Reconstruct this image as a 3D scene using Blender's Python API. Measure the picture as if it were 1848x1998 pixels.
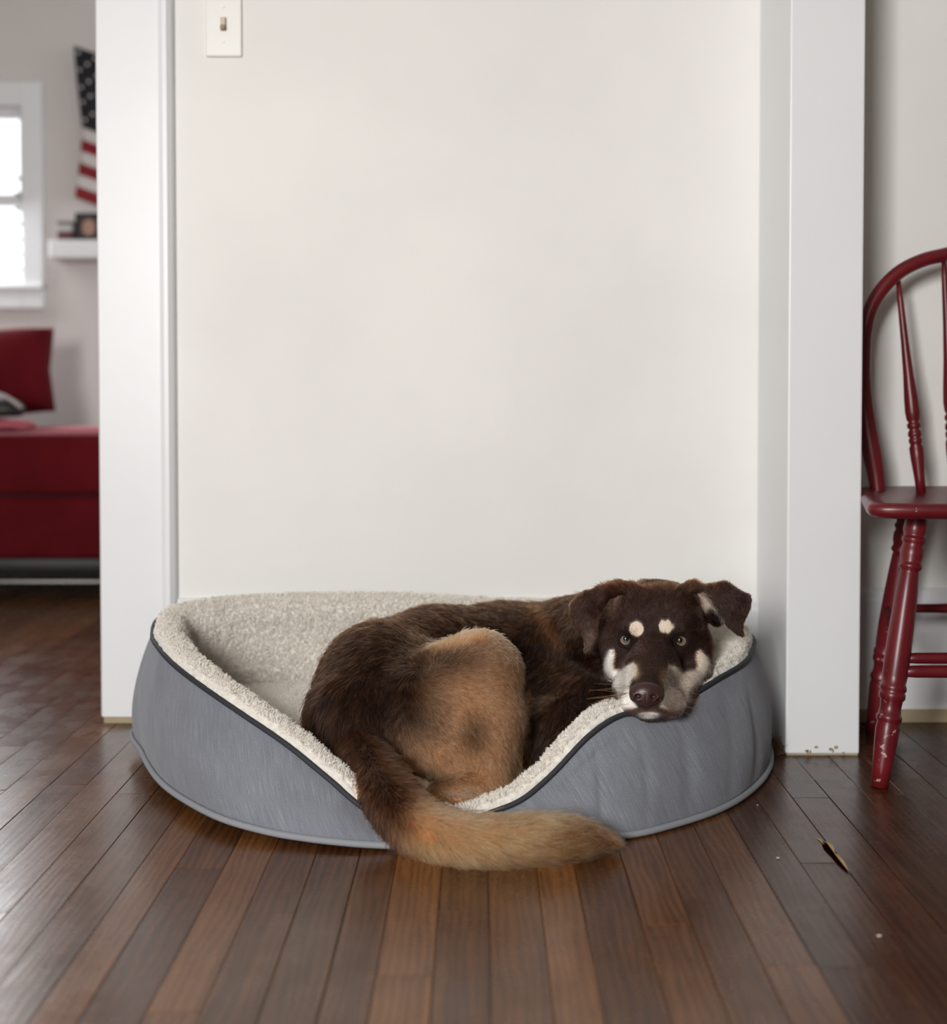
import bpy, bmesh, math, random
import numpy as np
from mathutils import Vector, Matrix

for o in list(bpy.data.objects):
    bpy.data.objects.remove(o, do_unlink=True)
SC = bpy.context.scene
COL = SC.collection

# ------------------------------------------------------------------ camera
FPX, CX, CY, CAMH, TILT = 2695.0, 937.0, 848.0, 0.6, math.radians(1.807)
cam = bpy.data.cameras.new('camera')
camo = bpy.data.objects.new('camera', cam); COL.objects.link(camo)
cam.sensor_fit = 'HORIZONTAL'; cam.sensor_width = 36.0
cam.lens = FPX / 1848.0 * 36.0
cam.shift_x = -(CX - 924.0) / 1848.0
cam.shift_y = -(999.0 - CY) / 1848.0
camo.location = (0, 0, CAMH); camo.rotation_euler = (math.pi / 2 - TILT, 0, 0)
cam.clip_start = 0.05; cam.clip_end = 100
cam.dof.use_dof = True; cam.dof.focus_distance = 1.99; cam.dof.aperture_fstop = 2.8
SC.camera = camo

# ------------------------------------------------------------------ light
world = bpy.data.worlds.new('overcast_sky'); SC.world = world; world.use_nodes = True
wb = world.node_tree.nodes['Background']
wb.inputs[0].default_value = (0.93, 0.97, 1.0, 1); wb.inputs[1].default_value = 2.0

def area(name, loc, target, sx, sy, power, color=(1, 1, 1)):
    l = bpy.data.lights.new(name, 'AREA'); l.shape = 'RECTANGLE'; l.size = sx; l.size_y = sy
    l.energy = power; l.color = color
    o = bpy.data.objects.new(name, l); COL.objects.link(o); o.location = loc
    o.rotation_euler = (Vector(target) - Vector(loc)).to_track_quat('-Z', 'Y').to_euler()
    return o
area('window_light_front', (-0.95, -1.45, 1.12), (0.1, 2.3, 0.0), 0.75, 1.1, 182, (1.0, 0.99, 0.975))
area('window_light_far_room', (-2.2, 4.75, 1.35), (-1.8, 3.4, 0.3), 1.0, 1.0, 26, (0.95, 0.98, 1.0))
SC.view_settings.view_transform = 'Standard'; SC.view_settings.look = 'None'
SC.view_settings.exposure = 0.0; SC.view_settings.gamma = 1.0
SC.view_settings.use_curve_mapping = False
SC.cycles.max_bounces = 10; SC.cycles.diffuse_bounces = 4; SC.cycles.glossy_bounces = 4
SC.cycles.transparent_max_bounces = 8

# ------------------------------------------------------------------ helpers
cT, sT = math.cos(TILT), math.sin(TILT)
def at(px, py, Y):
    k = (CY - py) / FPX
    q = Y * (sT - k * cT) / (cT + k * sT)
    d = Y * cT + q * sT
    return np.array([(px - CX) / FPX * d, Y, CAMH - q])
def at_z(px, py, Z):
    q = CAMH - Z; k = (CY - py) / FPX
    return at(px, py, q * (cT + k * sT) / (sT - k * cT))
def proj(P):
    q = CAMH - P[..., 2]
    d = P[..., 1] * cT + q * sT
    return CX + FPX * P[..., 0] / d, CY - FPX * (P[..., 1] * sT - q * cT) / d

def link(name, me, mat=None, parent=None, kind=None, label=None, cat=None, group=None):
    o = bpy.data.objects.new(name, me); COL.objects.link(o)
    if mat is not None: me.materials.append(mat)
    if parent is not None: o.parent = parent
    tag(o, label, cat, group, kind)
    return o
def tag(o, label=None, cat=None, group=None, kind=None):
    if label: o['label'] = label
    if cat: o['category'] = cat
    if group: o['group'] = group
    if kind: o['kind'] = kind
    return o
def mesh_np(name, V, Fq, smooth=True):
    me = bpy.data.meshes.new(name)
    me.from_pydata([tuple(v) for v in V], [], [tuple(f) for f in Fq])
    me.update()
    if smooth: me.shade_smooth()
    return me
def mesh_bm(name, bm, smooth=False, angle=None):
    me = bpy.data.meshes.new(name); bm.normal_update(); bm.to_mesh(me); bm.free()
    if smooth: me.shade_smooth()
    return me
def add_box(bm, x0, x1, y0, y1, z0, z1, bev=0.0, seg=1):
    r = bmesh.ops.create_cube(bm, size=1.0)
    vs = r['verts']
    for v in vs:
        v.co = Vector((x0 + (v.co.x + .5) * (x1 - x0), y0 + (v.co.y + .5) * (y1 - y0), z0 + (v.co.z + .5) * (z1 - z0)))
    if bev > 0:
        es = list({e for v in vs for e in v.link_edges})
        bmesh.ops.bevel(bm, geom=es, offset=bev, segments=seg, affect='EDGES', profile=0.5)
    return vs
def box(name, x0, x1, y0, y1, z0, z1, mat, bev=0.0, seg=1, parent=None, smooth=False, **kw):
    bm = bmesh.new(); add_box(bm, x0, x1, y0, y1, z0, z1, bev, seg)
    return link(name, mesh_bm(name, bm, smooth), mat, parent, **kw)
def extrude_profile(name, prof, z0, z1, mat, **kw):
    """closed 2-D profile (x,y) extruded along z"""
    bm = bmesh.new()
    a = [bm.verts.new((x, y, z0)) for x, y in prof]; b = [bm.verts.new((x, y, z1)) for x, y in prof]
    n = len(prof)
    for i in range(n):
        bm.faces.new((a[i], a[(i + 1) % n], b[(i + 1) % n], b[i]))
    bm.faces.new(a[::-1]); bm.faces.new(b)
    bmesh.ops.recalc_face_normals(bm, faces=bm.faces)
    return link(name, mesh_bm(name, bm), mat, **kw)
def lathe(name, p0, p1, prof, mat, parent=None, seg=20, **kw):
    """turned piece from p0 to p1; prof = [(t 0..1, radius)]"""
    p0, p1 = Vector(p0), Vector(p1); ax = (p1 - p0)
    R = ax.to_track_quat('Z', 'Y').to_matrix(); L = ax.length
    V, Fc = [], []
    for t, r in prof:
        for k in range(seg):
            a = 2 * math.pi * k / seg
            V.append(p0 + R @ Vector((r * math.cos(a), r * math.sin(a), t * L)))
    for i in range(len(prof) - 1):
        for k in range(seg):
            k2 = (k + 1) % seg
            Fc.append((i * seg + k, i * seg + k2, (i + 1) * seg + k2, (i + 1) * seg + k))
    Fc.append(tuple(range(seg))[::-1]); Fc.append(tuple((len(prof) - 1) * seg + k for k in range(seg)))
    return link(name, mesh_np(name, V, Fc), mat, parent, **kw)
def tube(name, pts, rad, mat, parent=None, seg=10, closed=False, flat=1.0, **kw):
    P = np.array(pts, float); n = len(P)
    T = (np.roll(P, -1, 0) - np.roll(P, 1, 0)) if closed else np.gradient(P, axis=0)
    T /= np.linalg.norm(T, axis=1)[:, None] + 1e-12
    rr = np.broadcast_to(np.array(rad, float), (n,))
    up = np.array([0, 0, 1.0])
    V, Fc = [], []
    for i in range(n):
        a = np.cross(T[i], up)
        if np.linalg.norm(a) < 1e-3: a = np.array([1.0, 0, 0])
        a /= np.linalg.norm(a); b = np.cross(a, T[i])
        for k in range(seg):
            t = 2 * math.pi * k / seg
            V.append(P[i] + rr[i] * (math.cos(t) * a + flat * math.sin(t) * b))
    m = n if closed else n - 1
    for i in range(m):
        j = (i + 1) % n
        for k in range(seg):
            k2 = (k + 1) % seg
            Fc.append((i * seg + k, i * seg + k2, j * seg + k2, j * seg + k))
    if not closed:
        Fc.append(tuple(range(seg))[::-1]); Fc.append(tuple((n - 1) * seg + k for k in range(seg)))
    return link(name, mesh_np(name, V, Fc), mat, parent, **kw)
def catmull(P, sub, closed=True):
    P = np.array(P, float); n = len(P); out = []
    rng = range(n) if closed else range(n - 1)
    for i in rng:
        if closed: p0, p1, p2, p3 = P[i - 1], P[i], P[(i + 1) % n], P[(i + 2) % n]
        else: p0, p1, p2, p3 = P[max(i - 1, 0)], P[i], P[i + 1], P[min(i + 2, n - 1)]
        for s in range(sub):
            t = s / sub
            out.append(.5 * (2 * p1 + (p2 - p0) * t + (2 * p0 - 5 * p1 + 4 * p2 - p3) * t * t + (3 * p1 - p0 - 3 * p2 + p3) * t ** 3))
    if not closed: out.append(P[-1])
    return np.array(out)
_rs = np.random.RandomState(5)
_tab = _rs.rand(32, 32, 32)
def vnoise(P, scale):
    """cheap smooth 3-D value noise, -1..1"""
    q = np.asarray(P) / scale; i = np.floor(q).astype(int); f = q - i; f = f * f * (3 - 2 * f)
    r = 0
    for a in (0, 1):
        for b in (0, 1):
            for c in (0, 1):
                w = (f[..., 0] if a else 1 - f[..., 0]) * (f[..., 1] if b else 1 - f[..., 1]) * (f[..., 2] if c else 1 - f[..., 2])
                r = r + w * _tab[(i[..., 0] + a) % 32, (i[..., 1] + b) % 32, (i[..., 2] + c) % 32]
    return r * 2 - 1

# ------------------------------------------------------------------ materials
def s2l(c):
    return tuple(((x / 255) / 12.92 if x / 255 <= .04045 else ((x / 255 + .055) / 1.055) ** 2.4) for x in c)
class N:
    """tiny node-tree builder"""
    def __init__(self, name):
        self.m = bpy.data.materials.new(name); self.m.use_nodes = True
        self.t = self.m.node_tree; self.b = self.t.nodes['Principled BSDF']
    def n(self, typ, **kw):
        x = self.t.nodes.new(typ)
        for k, v in kw.items():
            if hasattr(x, k): setattr(x, k, v)
            else: x.inputs[k.replace('_', ' ')].default_value = v
        return x
    def l(self, a, b): self.t.links.new(a, b)
    def ramp(self, fac, stops):
        r = self.n('ShaderNodeValToRGB'); e = r.color_ramp.elements
        while len(e) < len(stops): e.new(.5)
        for i, (p, c) in enumerate(stops):
            e[i].position = p; e[i].color = (*c, 1) if len(c) == 3 else c
        self.l(fac, r.inputs[0]); return r
    def bump(self, h, strength, dist):
        b = self.n('ShaderNodeBump'); b.inputs['Strength'].default_value = strength; b.inputs['Distance'].default_value = dist
        self.l(h, b.inputs['Height']); self.l(b.outputs[0], self.b.inputs['Normal']); return b
    def mix(self, fac, a, b, mode='MIX'):
        m = self.n('ShaderNodeMix'); m.data_type = 'RGBA'; m.blend_type = mode
        for s, v in ((0, fac), (6, a), (7, b)):
            if isinstance(v, (int, float)): m.inputs[s].default_value = v
            elif isinstance(v, tuple): m.inputs[s].default_value = (*v, 1)
            else: self.l(v, m.inputs[s])
        return m.outputs[2]
def plain(name, col, rough=.5, **kw):
    n = N(name); n.b.inputs['Base Color'].default_value = (*col, 1); n.b.inputs['Roughness'].default_value = rough
    for k, v in kw.items(): n.b.inputs[k.replace('_', ' ')].default_value = v
    return n.m
def paint(name, col, rough=.5, bumpy=.15, scale=60, var=.03):
    n = N(name); tc = n.n('ShaderNodeTexCoord')
    a = n.n('ShaderNodeTexNoise', Scale=3.0, Detail=4.0); n.l(tc.outputs['Object'], a.inputs['Vector'])
    c2 = tuple(x * (1 - var * 2) for x in col)
    r = n.ramp(a.outputs[0], [(.35, c2), (.65, col)]); n.l(r.outputs[0], n.b.inputs['Base Color'])
    n.b.inputs['Roughness'].default_value = rough
    h = n.n('ShaderNodeTexNoise', Scale=float(scale), Detail=5.0); n.l(tc.outputs['Object'], h.inputs['Vector'])
    n.bump(h.outputs[0], bumpy, .002)
    return n.m
M_wall = paint('wall_paint', (.83, .815, .785), .6, .25, 45)
M_wall_far = paint('far_wall_paint', (.66, .62, .60), .65, .15, 40)
M_wall_dim = paint('fill_cut_paint', (.26, .24, .21), .7, .1, 40)  # for unseen walls, darkened so they bounce less fill light
M_trim = paint('white_gloss_trim', (.80, .81, .825), .38, .12, 30, .015)
M_ceil = paint('ceiling_paint', (.50, .47, .42), .8, .1, 30)  # unseen ceiling, darkened to cut bounced light
M_bare = paint('bare_yellowed_wood', (.46, .37, .23), .7, .5, 90, .2)
M_plate = plain('ivory_plastic', (.80, .785, .75), .35)
M_toggle = plain('almond_plastic', (.55, .46, .34), .4)
M_toggle_tip = plain('worn_brown_plastic', (.27, .19, .10), .45)
M_slot = plain('switch_slot', (.48, .42, .34), .6)

def wood_floor():
    n = N('dark_varnished_floorboard')
    tc = n.n('ShaderNodeTexCoord'); oi = n.n('ShaderNodeObjectInfo'); at_ = n.n('ShaderNodeAttribute', attribute_name='tone')
    off = n.n('ShaderNodeVectorMath', operation='MULTIPLY_ADD')
    n.l(oi.outputs['Random'], off.inputs[0]); off.inputs[1].default_value = (7.3, 13.1, 3.7); n.l(tc.outputs['Object'], off.inputs[2])
    mp = n.n('ShaderNodeMapping'); mp.inputs['Scale'].default_value = (34, 2.2, 20); n.l(off.outputs[0], mp.inputs[0])
    g = n.n('ShaderNodeTexNoise', Scale=1.0, Detail=6.0, Roughness=.6, Distortion=.8); n.l(mp.outputs[0], g.inputs['Vector'])
    mp2 = n.n('ShaderNodeMapping'); mp2.inputs['Scale'].default_value = (9, 1.1, 9); n.l(off.outputs[0], mp2.inputs[0])
    w = n.n('ShaderNodeTexWave', wave_type='BANDS', bands_direction='X', Scale=3.4, Distortion=9.0, Detail=3.0); w.inputs['Detail Scale'].default_value = 1.2
    n.l(mp2.outputs[0], w.inputs['Vector'])
    mixg = n.mix(.22, g.outputs[0], w.outputs[0])
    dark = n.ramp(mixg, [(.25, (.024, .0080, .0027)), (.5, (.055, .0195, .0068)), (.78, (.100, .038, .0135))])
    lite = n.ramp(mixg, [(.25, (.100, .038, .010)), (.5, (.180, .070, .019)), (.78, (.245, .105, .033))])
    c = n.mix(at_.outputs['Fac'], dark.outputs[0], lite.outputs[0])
    wn = n.n('ShaderNodeTexNoise', Scale=5.0, Detail=5.0, Roughness=.65); n.l(off.outputs[0], wn.inputs['Vector'])
    wr = n.ramp(wn.outputs[0], [(.42, (1, 1, 1)), (.72, (.72, .66, .66))])
    c = n.mix(1.0, c, wr.outputs[0], 'MULTIPLY')
    n.l(c, n.b.inputs['Base Color'])
    sm = n.n('ShaderNodeTexNoise', Scale=7.0, Detail=6.0, Roughness=.7); n.l(tc.outputs['Object'], sm.inputs['Vector'])
    rr = n.n('ShaderNodeMapRange'); rr.inputs['From Min'].default_value = .3; rr.inputs['From Max'].default_value = .7
    rr.inputs['To Min'].default_value = .18; rr.inputs['To Max'].default_value = .36
    n.l(sm.outputs[0], rr.inputs['Value']); n.l(rr.outputs[0], n.b.inputs['Roughness'])
    n.b.inputs['Specular IOR Level'].default_value = .45
    n.bump(mixg, .13, .0011)
    return n.m
M_floor = wood_floor()
M_subfloor = plain('dark_subfloor', (.012, .006, .004), .6)

def denim():
    n = N('grey_blue_denim'); uv = n.n('ShaderNodeUVMap'); uv.uv_map = 'UVMap'
    rot = n.n('ShaderNodeMapping'); rot.inputs['Rotation'].default_value = (0, 0, math.radians(33)); n.l(uv.outputs[0], rot.inputs[0])
    tw = n.n('ShaderNodeTexWave', wave_type='BANDS', bands_direction='Y', Scale=130.0, Distortion=1.6, Detail=2.0); tw.inputs['Detail Scale'].default_value = 3
    n.l(rot.outputs[0], tw.inputs['Vector'])
    st = n.n('ShaderNodeMapping'); st.inputs['Scale'].default_value = (800, 20, 1); n.l(uv.outputs[0], st.inputs[0])
    sl = n.n('ShaderNodeTexNoise', Scale=1.0, Detail=3.0, Roughness=.6); n.l(st.outputs[0], sl.inputs['Vector'])
    fn = n.n('ShaderNodeTexNoise', Scale=900.0, Detail=2.0); n.l(uv.outputs[0], fn.inputs['Vector'])
    bl = n.n('ShaderNodeTexNoise', Scale=9.0, Detail=3.0); n.l(uv.outputs[0], bl.inputs['Vector'])
    c = n.ramp(sl.outputs[0], [(.26, (.165, .176, .206)), (.52, (.212, .224, .258)), (.78, (.325, .337, .370))]).outputs[0]
    t = n.ramp(tw.outputs[0], [(.2, (.70, .70, .72)), (.8, (1.12, 1.12, 1.12))]).outputs[0]
    c = n.mix(1.0, c, t, 'MULTIPLY')
    f = n.ramp(fn.outputs[0], [(.3, (.75, .75, .75)), (.7, (1.2, 1.2, 1.2))]).outputs[0]
    c = n.mix(1.0, c, f, 'MULTIPLY')
    b = n.ramp(bl.outputs[0], [(.3, (.9, .9, .9)), (.7, (1.08, 1.08, 1.08))]).outputs[0]
    c = n.mix(1.0, c, b, 'MULTIPLY')
    n.l(c, n.b.inputs['Base Color']); n.b.inputs['Roughness'].default_value = .9
    n.b.inputs['Sheen Weight'].default_value = .15
    h = n.mix(.5, tw.outputs[0], sl.outputs[0]); n.bump(h, .5, .001)
    return n.m
M_denim = denim()
def fleece(name, col):
    n = N(name); tc = n.n('ShaderNodeTexCoord')
    a = n.n('ShaderNodeTexNoise', Scale=120.0, Detail=4.0, Roughness=.6); n.l(tc.outputs['Object'], a.inputs['Vector'])
    r = n.ramp(a.outputs[0], [(.3, tuple(x * .80 for x in col)), (.65, col)]); n.l(r.outputs[0], n.b.inputs['Base Color'])
    n.b.inputs['Roughness'].default_value = .95; n.b.inputs['Sheen Weight'].default_value = .25; n.b.inputs['Sheen Roughness'].default_value = .6
    n.bump(a.outputs[0], .8, .004)
    return n.m
M_fleece = fleece('cream_sherpa', (.80, .755, .69))
M_fuzz = plain('cream_sherpa_pile', (.86, .82, .755), .9)
M_piping = plain('charcoal_piping', (.022, .024, .030), .7)
M_welt = None
def red_paint():
    n = N('worn_red_paint'); tc = n.n('ShaderNodeTexCoord')
    a = n.n('ShaderNodeTexNoise', Scale=9.0, Detail=4.0); n.l(tc.outputs['Object'], a.inputs['Vector'])
    base = n.ramp(a.outputs[0], [(.3, (.085, .0045, .008)), (.7, (.150, .010, .015))]).outputs[0]
    b = n.n('ShaderNodeTexNoise', Scale=55.0, Detail=5.0, Roughness=.7); n.l(tc.outputs['Object'], b.inputs['Vector'])
    sx = n.n('ShaderNodeSeparateXYZ'); n.l(tc.outputs['Object'], sx.inputs[0])
    mr = n.n('ShaderNodeMapRange'); mr.inputs['From Min'].default_value = .10; mr.inputs['From Max'].default_value = .34
    mr.inputs['To Min'].default_value = .062; mr.inputs['To Max'].default_value = -.02; n.l(sx.outputs['Z'], mr.inputs['Value'])
    ad = n.n('ShaderNodeMath', operation='ADD'); n.l(b.outputs[0], ad.inputs[0]); n.l(mr.outputs[0], ad.inputs[1])
    k = n.ramp(ad.outputs[0], [(.69, (0, 0, 0)), (.73, (1, 1, 1))]).outputs[0]
    c = n.mix(k, base, (.55, .42, .38)); n.l(c, n.b.inputs['Base Color'])
    n.b.inputs['Roughness'].default_value = .34; n.b.inputs['Specular IOR Level'].default_value = .45
    n.bump(b.outputs[0], .12, .001)
    return n.m
M_red = red_paint()
def velvet(name, c1, c2):
    n = N(name); tc = n.n('ShaderNodeTexCoord')
    a = n.n('ShaderNodeTexNoise', Scale=6.0, Detail=4.0); n.l(tc.outputs['Object'], a.inputs['Vector'])
    n.l(n.ramp(a.outputs[0], [(.3, c1), (.7, c2)]).outputs[0], n.b.inputs['Base Color'])
    n.b.inputs['Roughness'].default_value = .85; n.b.inputs['Sheen Weight'].default_value = .5; n.b.inputs['Sheen Roughness'].default_value = .25; n.b.inputs['Specular IOR Level'].default_value = .12
    n.b.inputs['Sheen Tint'].default_value = (.8, .3, .35, 1)
    return n.m
M_sofa = velvet('crimson_upholstery', (.072, .0022, .005), (.11, .0045, .008))
M_black = plain('black_base', (.010, .009, .009), .5)
M_steel = plain('dull_metal', (.30, .29, .28), .4, Metallic=.6)
M_frame_black = plain('black_frame', (.012, .012, .013), .4)
M_navy = None

# ------------------------------------------------------------------ the setting
YW = 2.50            # plane of the wall behind the bed
# floor: a sub-floor with every board a part of it
floor = box('floor', -3.4, 3.0, -1.6, 5.2, -.06, -.014, M_subfloor, kind='structure')
edges = [-.7135, -.6568, -.600, -.543, -.487, -.430, -.384, -.323, -.270, -.213, -.156, -.107, -.048, .010, .071, .119, .182, .238, .295, .352, .407, .4605, .5157]
e = edges[0]; left = []
rr = random.Random(11)
while e > -2.35: e -= .0575; left.append(e)
e = edges[-1]; right = []
while e < 1.5: e += .0572; right.append(e)
edges = left[::-1] + edges + right
tones = {-.430: .75, -.384: .15, -.323: .55, -.270: .1, -.156: .2, -.107: .95, -.048: .15, .071: .85, .010: .35, .119: .1, .182: .45, .238: .2, .295: .5, .352: .12, -.487: .35, -.543: .3, -.600: .42, -.6568: .2, .4605: .05, .5157: .12, .407: .15}
joints = {-.107: [1.4], -.048: [1.578], .182: [1.536], -.543: [2.04], -.7135: [1.53], -.384: [1.72], .352: [1.42], .4605: [2.02], -.27: [1.57]}
def plank_mesh(w, L, twist):
    bm = bmesh.new(); g = .0003; b = .0006
    x0, x1, y0, y1 = g, w - g, g, L - g
    V = [(x0, y0, -.012), (x1, y0, -.012), (x1, y1, -.012), (x0, y1, -.012), (x0, y0, -b), (x1, y0, -b), (x1, y1, -b), (x0, y1, -b),
         (x0 + b, y0 + b, 0), (x1 - b, y0 + b, 0), (x1 - b, y1 - b, 0), (x0 + b, y1 - b, 0)]
    V = [(x, y, z + twist * (x / w - .5)) for x, y, z in V]
    v = [bm.verts.new(p) for p in V]
    for f in ((3, 2, 1, 0), (0, 1, 5, 4), (1, 2, 6, 5), (2, 3, 7, 6), (3, 0, 4, 7), (4, 5, 9, 8), (5, 6, 10, 9), (6, 7, 11, 10), (7, 4, 8, 11), (8, 9, 10, 11)):
        bm.faces.new([v[i] for i in f])
    return mesh_bm('plank', bm)
for i in range(len(edges) - 1):
    x0, w = edges[i], edges[i + 1] - edges[i]
    key = min(tones, key=lambda k: abs(k - x0)); near = abs(key - x0) < .003
    y_end = 4.98 if x0 < -.60 else 2.62
    cuts = [-1.0]
    jl = [v for k, v in joints.items() if abs(k - x0) < .003]
    for j in (jl[0] if jl else []): cuts.append(j)
    while cuts[-1] < y_end: cuts.append(cuts[-1] + rr.uniform(1.1, 1.9))
    if not jl: cuts[1] = rr.uniform(.3, 1.15) if rr.random() < .5 else cuts[1] 
    cuts[-1] = y_end; cuts = sorted(cuts)
    for a, b in zip(cuts[:-1], cuts[1:]):
        if b - a < .15: continue
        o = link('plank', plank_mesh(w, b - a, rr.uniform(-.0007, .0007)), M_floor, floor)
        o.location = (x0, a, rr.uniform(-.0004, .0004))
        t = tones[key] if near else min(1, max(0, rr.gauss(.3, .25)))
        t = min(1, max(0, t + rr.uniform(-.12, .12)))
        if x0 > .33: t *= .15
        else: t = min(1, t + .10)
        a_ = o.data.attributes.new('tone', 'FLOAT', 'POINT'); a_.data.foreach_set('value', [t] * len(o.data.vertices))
# gouge in a board on the right: its shade painted as a flat dark patch, splinters beside it
M_hole_shade = plain('gouge_shade', (.006, .003, .002), 1.0, Specular_IOR_Level=0.0); M_splinter = plain('raw_splinter_wood', (.42, .27, .13), .7)
g0, g1 = at_z(1606, 1643, 0), at_z(1655, 1704, 0)
bm = bmesh.new()
ts = np.linspace(0, 1, 9); wd = [.0, .004, .006, .0055, .0045, .0045, .0035, .002, 0]
ring = []
for t, w in zip(ts, wd):
    p = g0 * (1 - t) + g1 * t; ring.append((bm.verts.new((p[0] - w - .001, p[1], .0009)), bm.verts.new((p[0] + w, p[1], .0009))))
for a, b in zip(ring[:-1], ring[1:]): bm.faces.new((a[0], a[1], b[1], b[0]))
link('gouge', mesh_bm('gouge', bm), M_hole_shade, floor)
for (u0, u1, dx, wdt, hh) in ((.0, .45, .0045, .0035, .003), (.4, 1.02, .003, .0030, .0025), (-.12, .12, -.004, .0035, .002)):
    a, b = g0 * (1 - u0) + g1 * u0, g0 * (1 - u1) + g1 * u1
    bm = bmesh.new()
    P = [bm.verts.new((a[0] + dx - .001, a[1], .0012)), bm.verts.new((a[0] + dx + wdt, a[1] - .004, .0012)), bm.verts.new((b[0] + dx * .5, b[1], .0012)),
         bm.verts.new((a[0] * .5 + b[0] * .5 + dx + wdt * .5, a[1] * .5 + b[1] * .5, .0012 + hh))]
    for f in ((0, 1, 3), (1, 2, 3), (2, 0, 3), (2, 1, 0)): bm.faces.new([P[i] for i in f])
    link('splinter', mesh_bm('splinter', bm), M_splinter, floor)

ceiling = box('ceiling', -3.4, 3.0, -1.6, 5.2, 2.55, 2.65, M_ceil, kind='structure')  # out of view; added to block light from above
xl = at_z(195, 1408, 0)[0]
wall_back = box('wall_back', -.675, 3.0, YW, YW + .13, 0, 2.55, M_wall, kind='structure')
box('wall_front', -3.4, 3.0, -1.6, -1.5, 0, 2.55, M_wall_dim, kind='structure')  # unseen wall, added to shut out frontal sky light
box('wall_right', 2.9, 3.0, -1.5, YW, 0, 2.55, M_wall_dim, kind='structure')  # also unseen, added to cut the open room's fill
box('trim_3', -3.28, -1.65, YW, YW + .13, 2.1, 2.55, M_wall, kind='structure')
wall_far = box('wall_far', -3.4, .6, 5.0, 5.12, 0, 2.55, M_wall_far, kind='structure')
wall_left = box('wall_left', -3.4, -3.28, -1.5, 5.0, 0, 2.55, M_wall_far, kind='structure')  # unseen wall, added to keep side light out of the far room
# door casing on the left: flat board, back band and a gap of shade beside it
yc = YW - .022
L = at(196, 1400, yc)[0]; R1 = at(319, 1000, yc)[0]; R2 = at(341, 1000, yc)[0]
prof = [(L, YW + .13), (L, yc + .006), (L + .004, yc), (R1 - .004, yc), (R1, yc - .002), (R1 + .001, yc - .005), (R1 + .005, yc - .007), (R2 - .008, yc - .007), (R2 - .001, yc + .002), (R2, YW), (R2, YW + .13)]
extrude_profile('trim_1', prof, .012, 2.2, M_trim, kind='structure')
tr = bpy.data.objects['trim_1']
# raw strip at the foot of the casing
box('bare_strip', L + .006, R2, yc + .001, YW - .001, 0.0, .0125, M_bare, parent=tr)
# square post on the right
yp = 2.255
PL, PR = at(1533, 1470, yp)[0], at(1677, 1470, yp)[0]
bm = bmesh.new(); add_box(bm, PL, PR, yp, YW + .001, .003, 2.55, .003, 2)
post = link('trim_2', mesh_bm('trim_2', bm), M_trim, kind='structure')
box('bare_strip', PL + .002, PR - .002, yp + .002, YW, 0.0, .0035, M_bare, parent=post)
# chipped paint along the foot of the post
chips = bmesh.new()
rc = random.Random(3)
for k in range(9):
    x = rc.uniform(PL + .01, PR - .01); w = rc.uniform(.0015, .004); h = rc.uniform(.001, .004); z = .004 + (rc.random() ** 2) * .012
    a = [chips.verts.new((x + dx * w, yp - .0006, z + dz * h)) for dx, dz in ((-1, -.4), (-.2, -1), (.9, -.5), (1, .5), (.1, 1), (-.8, .6))]
    chips.faces.new(a)
link('paint_chip', mesh_bm('paint_chip', chips), M_bare, post, kind='stuff')
# skirting boards behind the bed and behind the chair
def skirting(name, x0, x1, base):
    prof = [(YW, .0), (YW - .014, .0), (YW - .014, .196), (YW - .011, .203), (YW - .011, .212), (YW - .006, .218), (YW, .219)]
    bm = bmesh.new()
    a = [bm.verts.new((x0, y, z + base)) for y, z in prof]; b = [bm.verts.new((x1, y, z + base)) for y, z in prof]
    n = len(prof)
    for i in range(n): bm.faces.new((a[i], a[(i + 1) % n], b[(i + 1) % n], b[i]))
    bm.faces.new(a[::-1]); bm.faces.new(b); bmesh.ops.recalc_face_normals(bm, faces=bm.faces)
    s = link(name, mesh_bm(name, bm), M_trim, kind='structure')
    box('shoe_strip', x0, x1, YW - .021, YW - .0005, 0, base, M_bare, parent=s, bev=.002)
    return s
skirting('baseboard_back', R2, PL, .006)
skirting('baseboard_right', PR, 2.9, .024)

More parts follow.
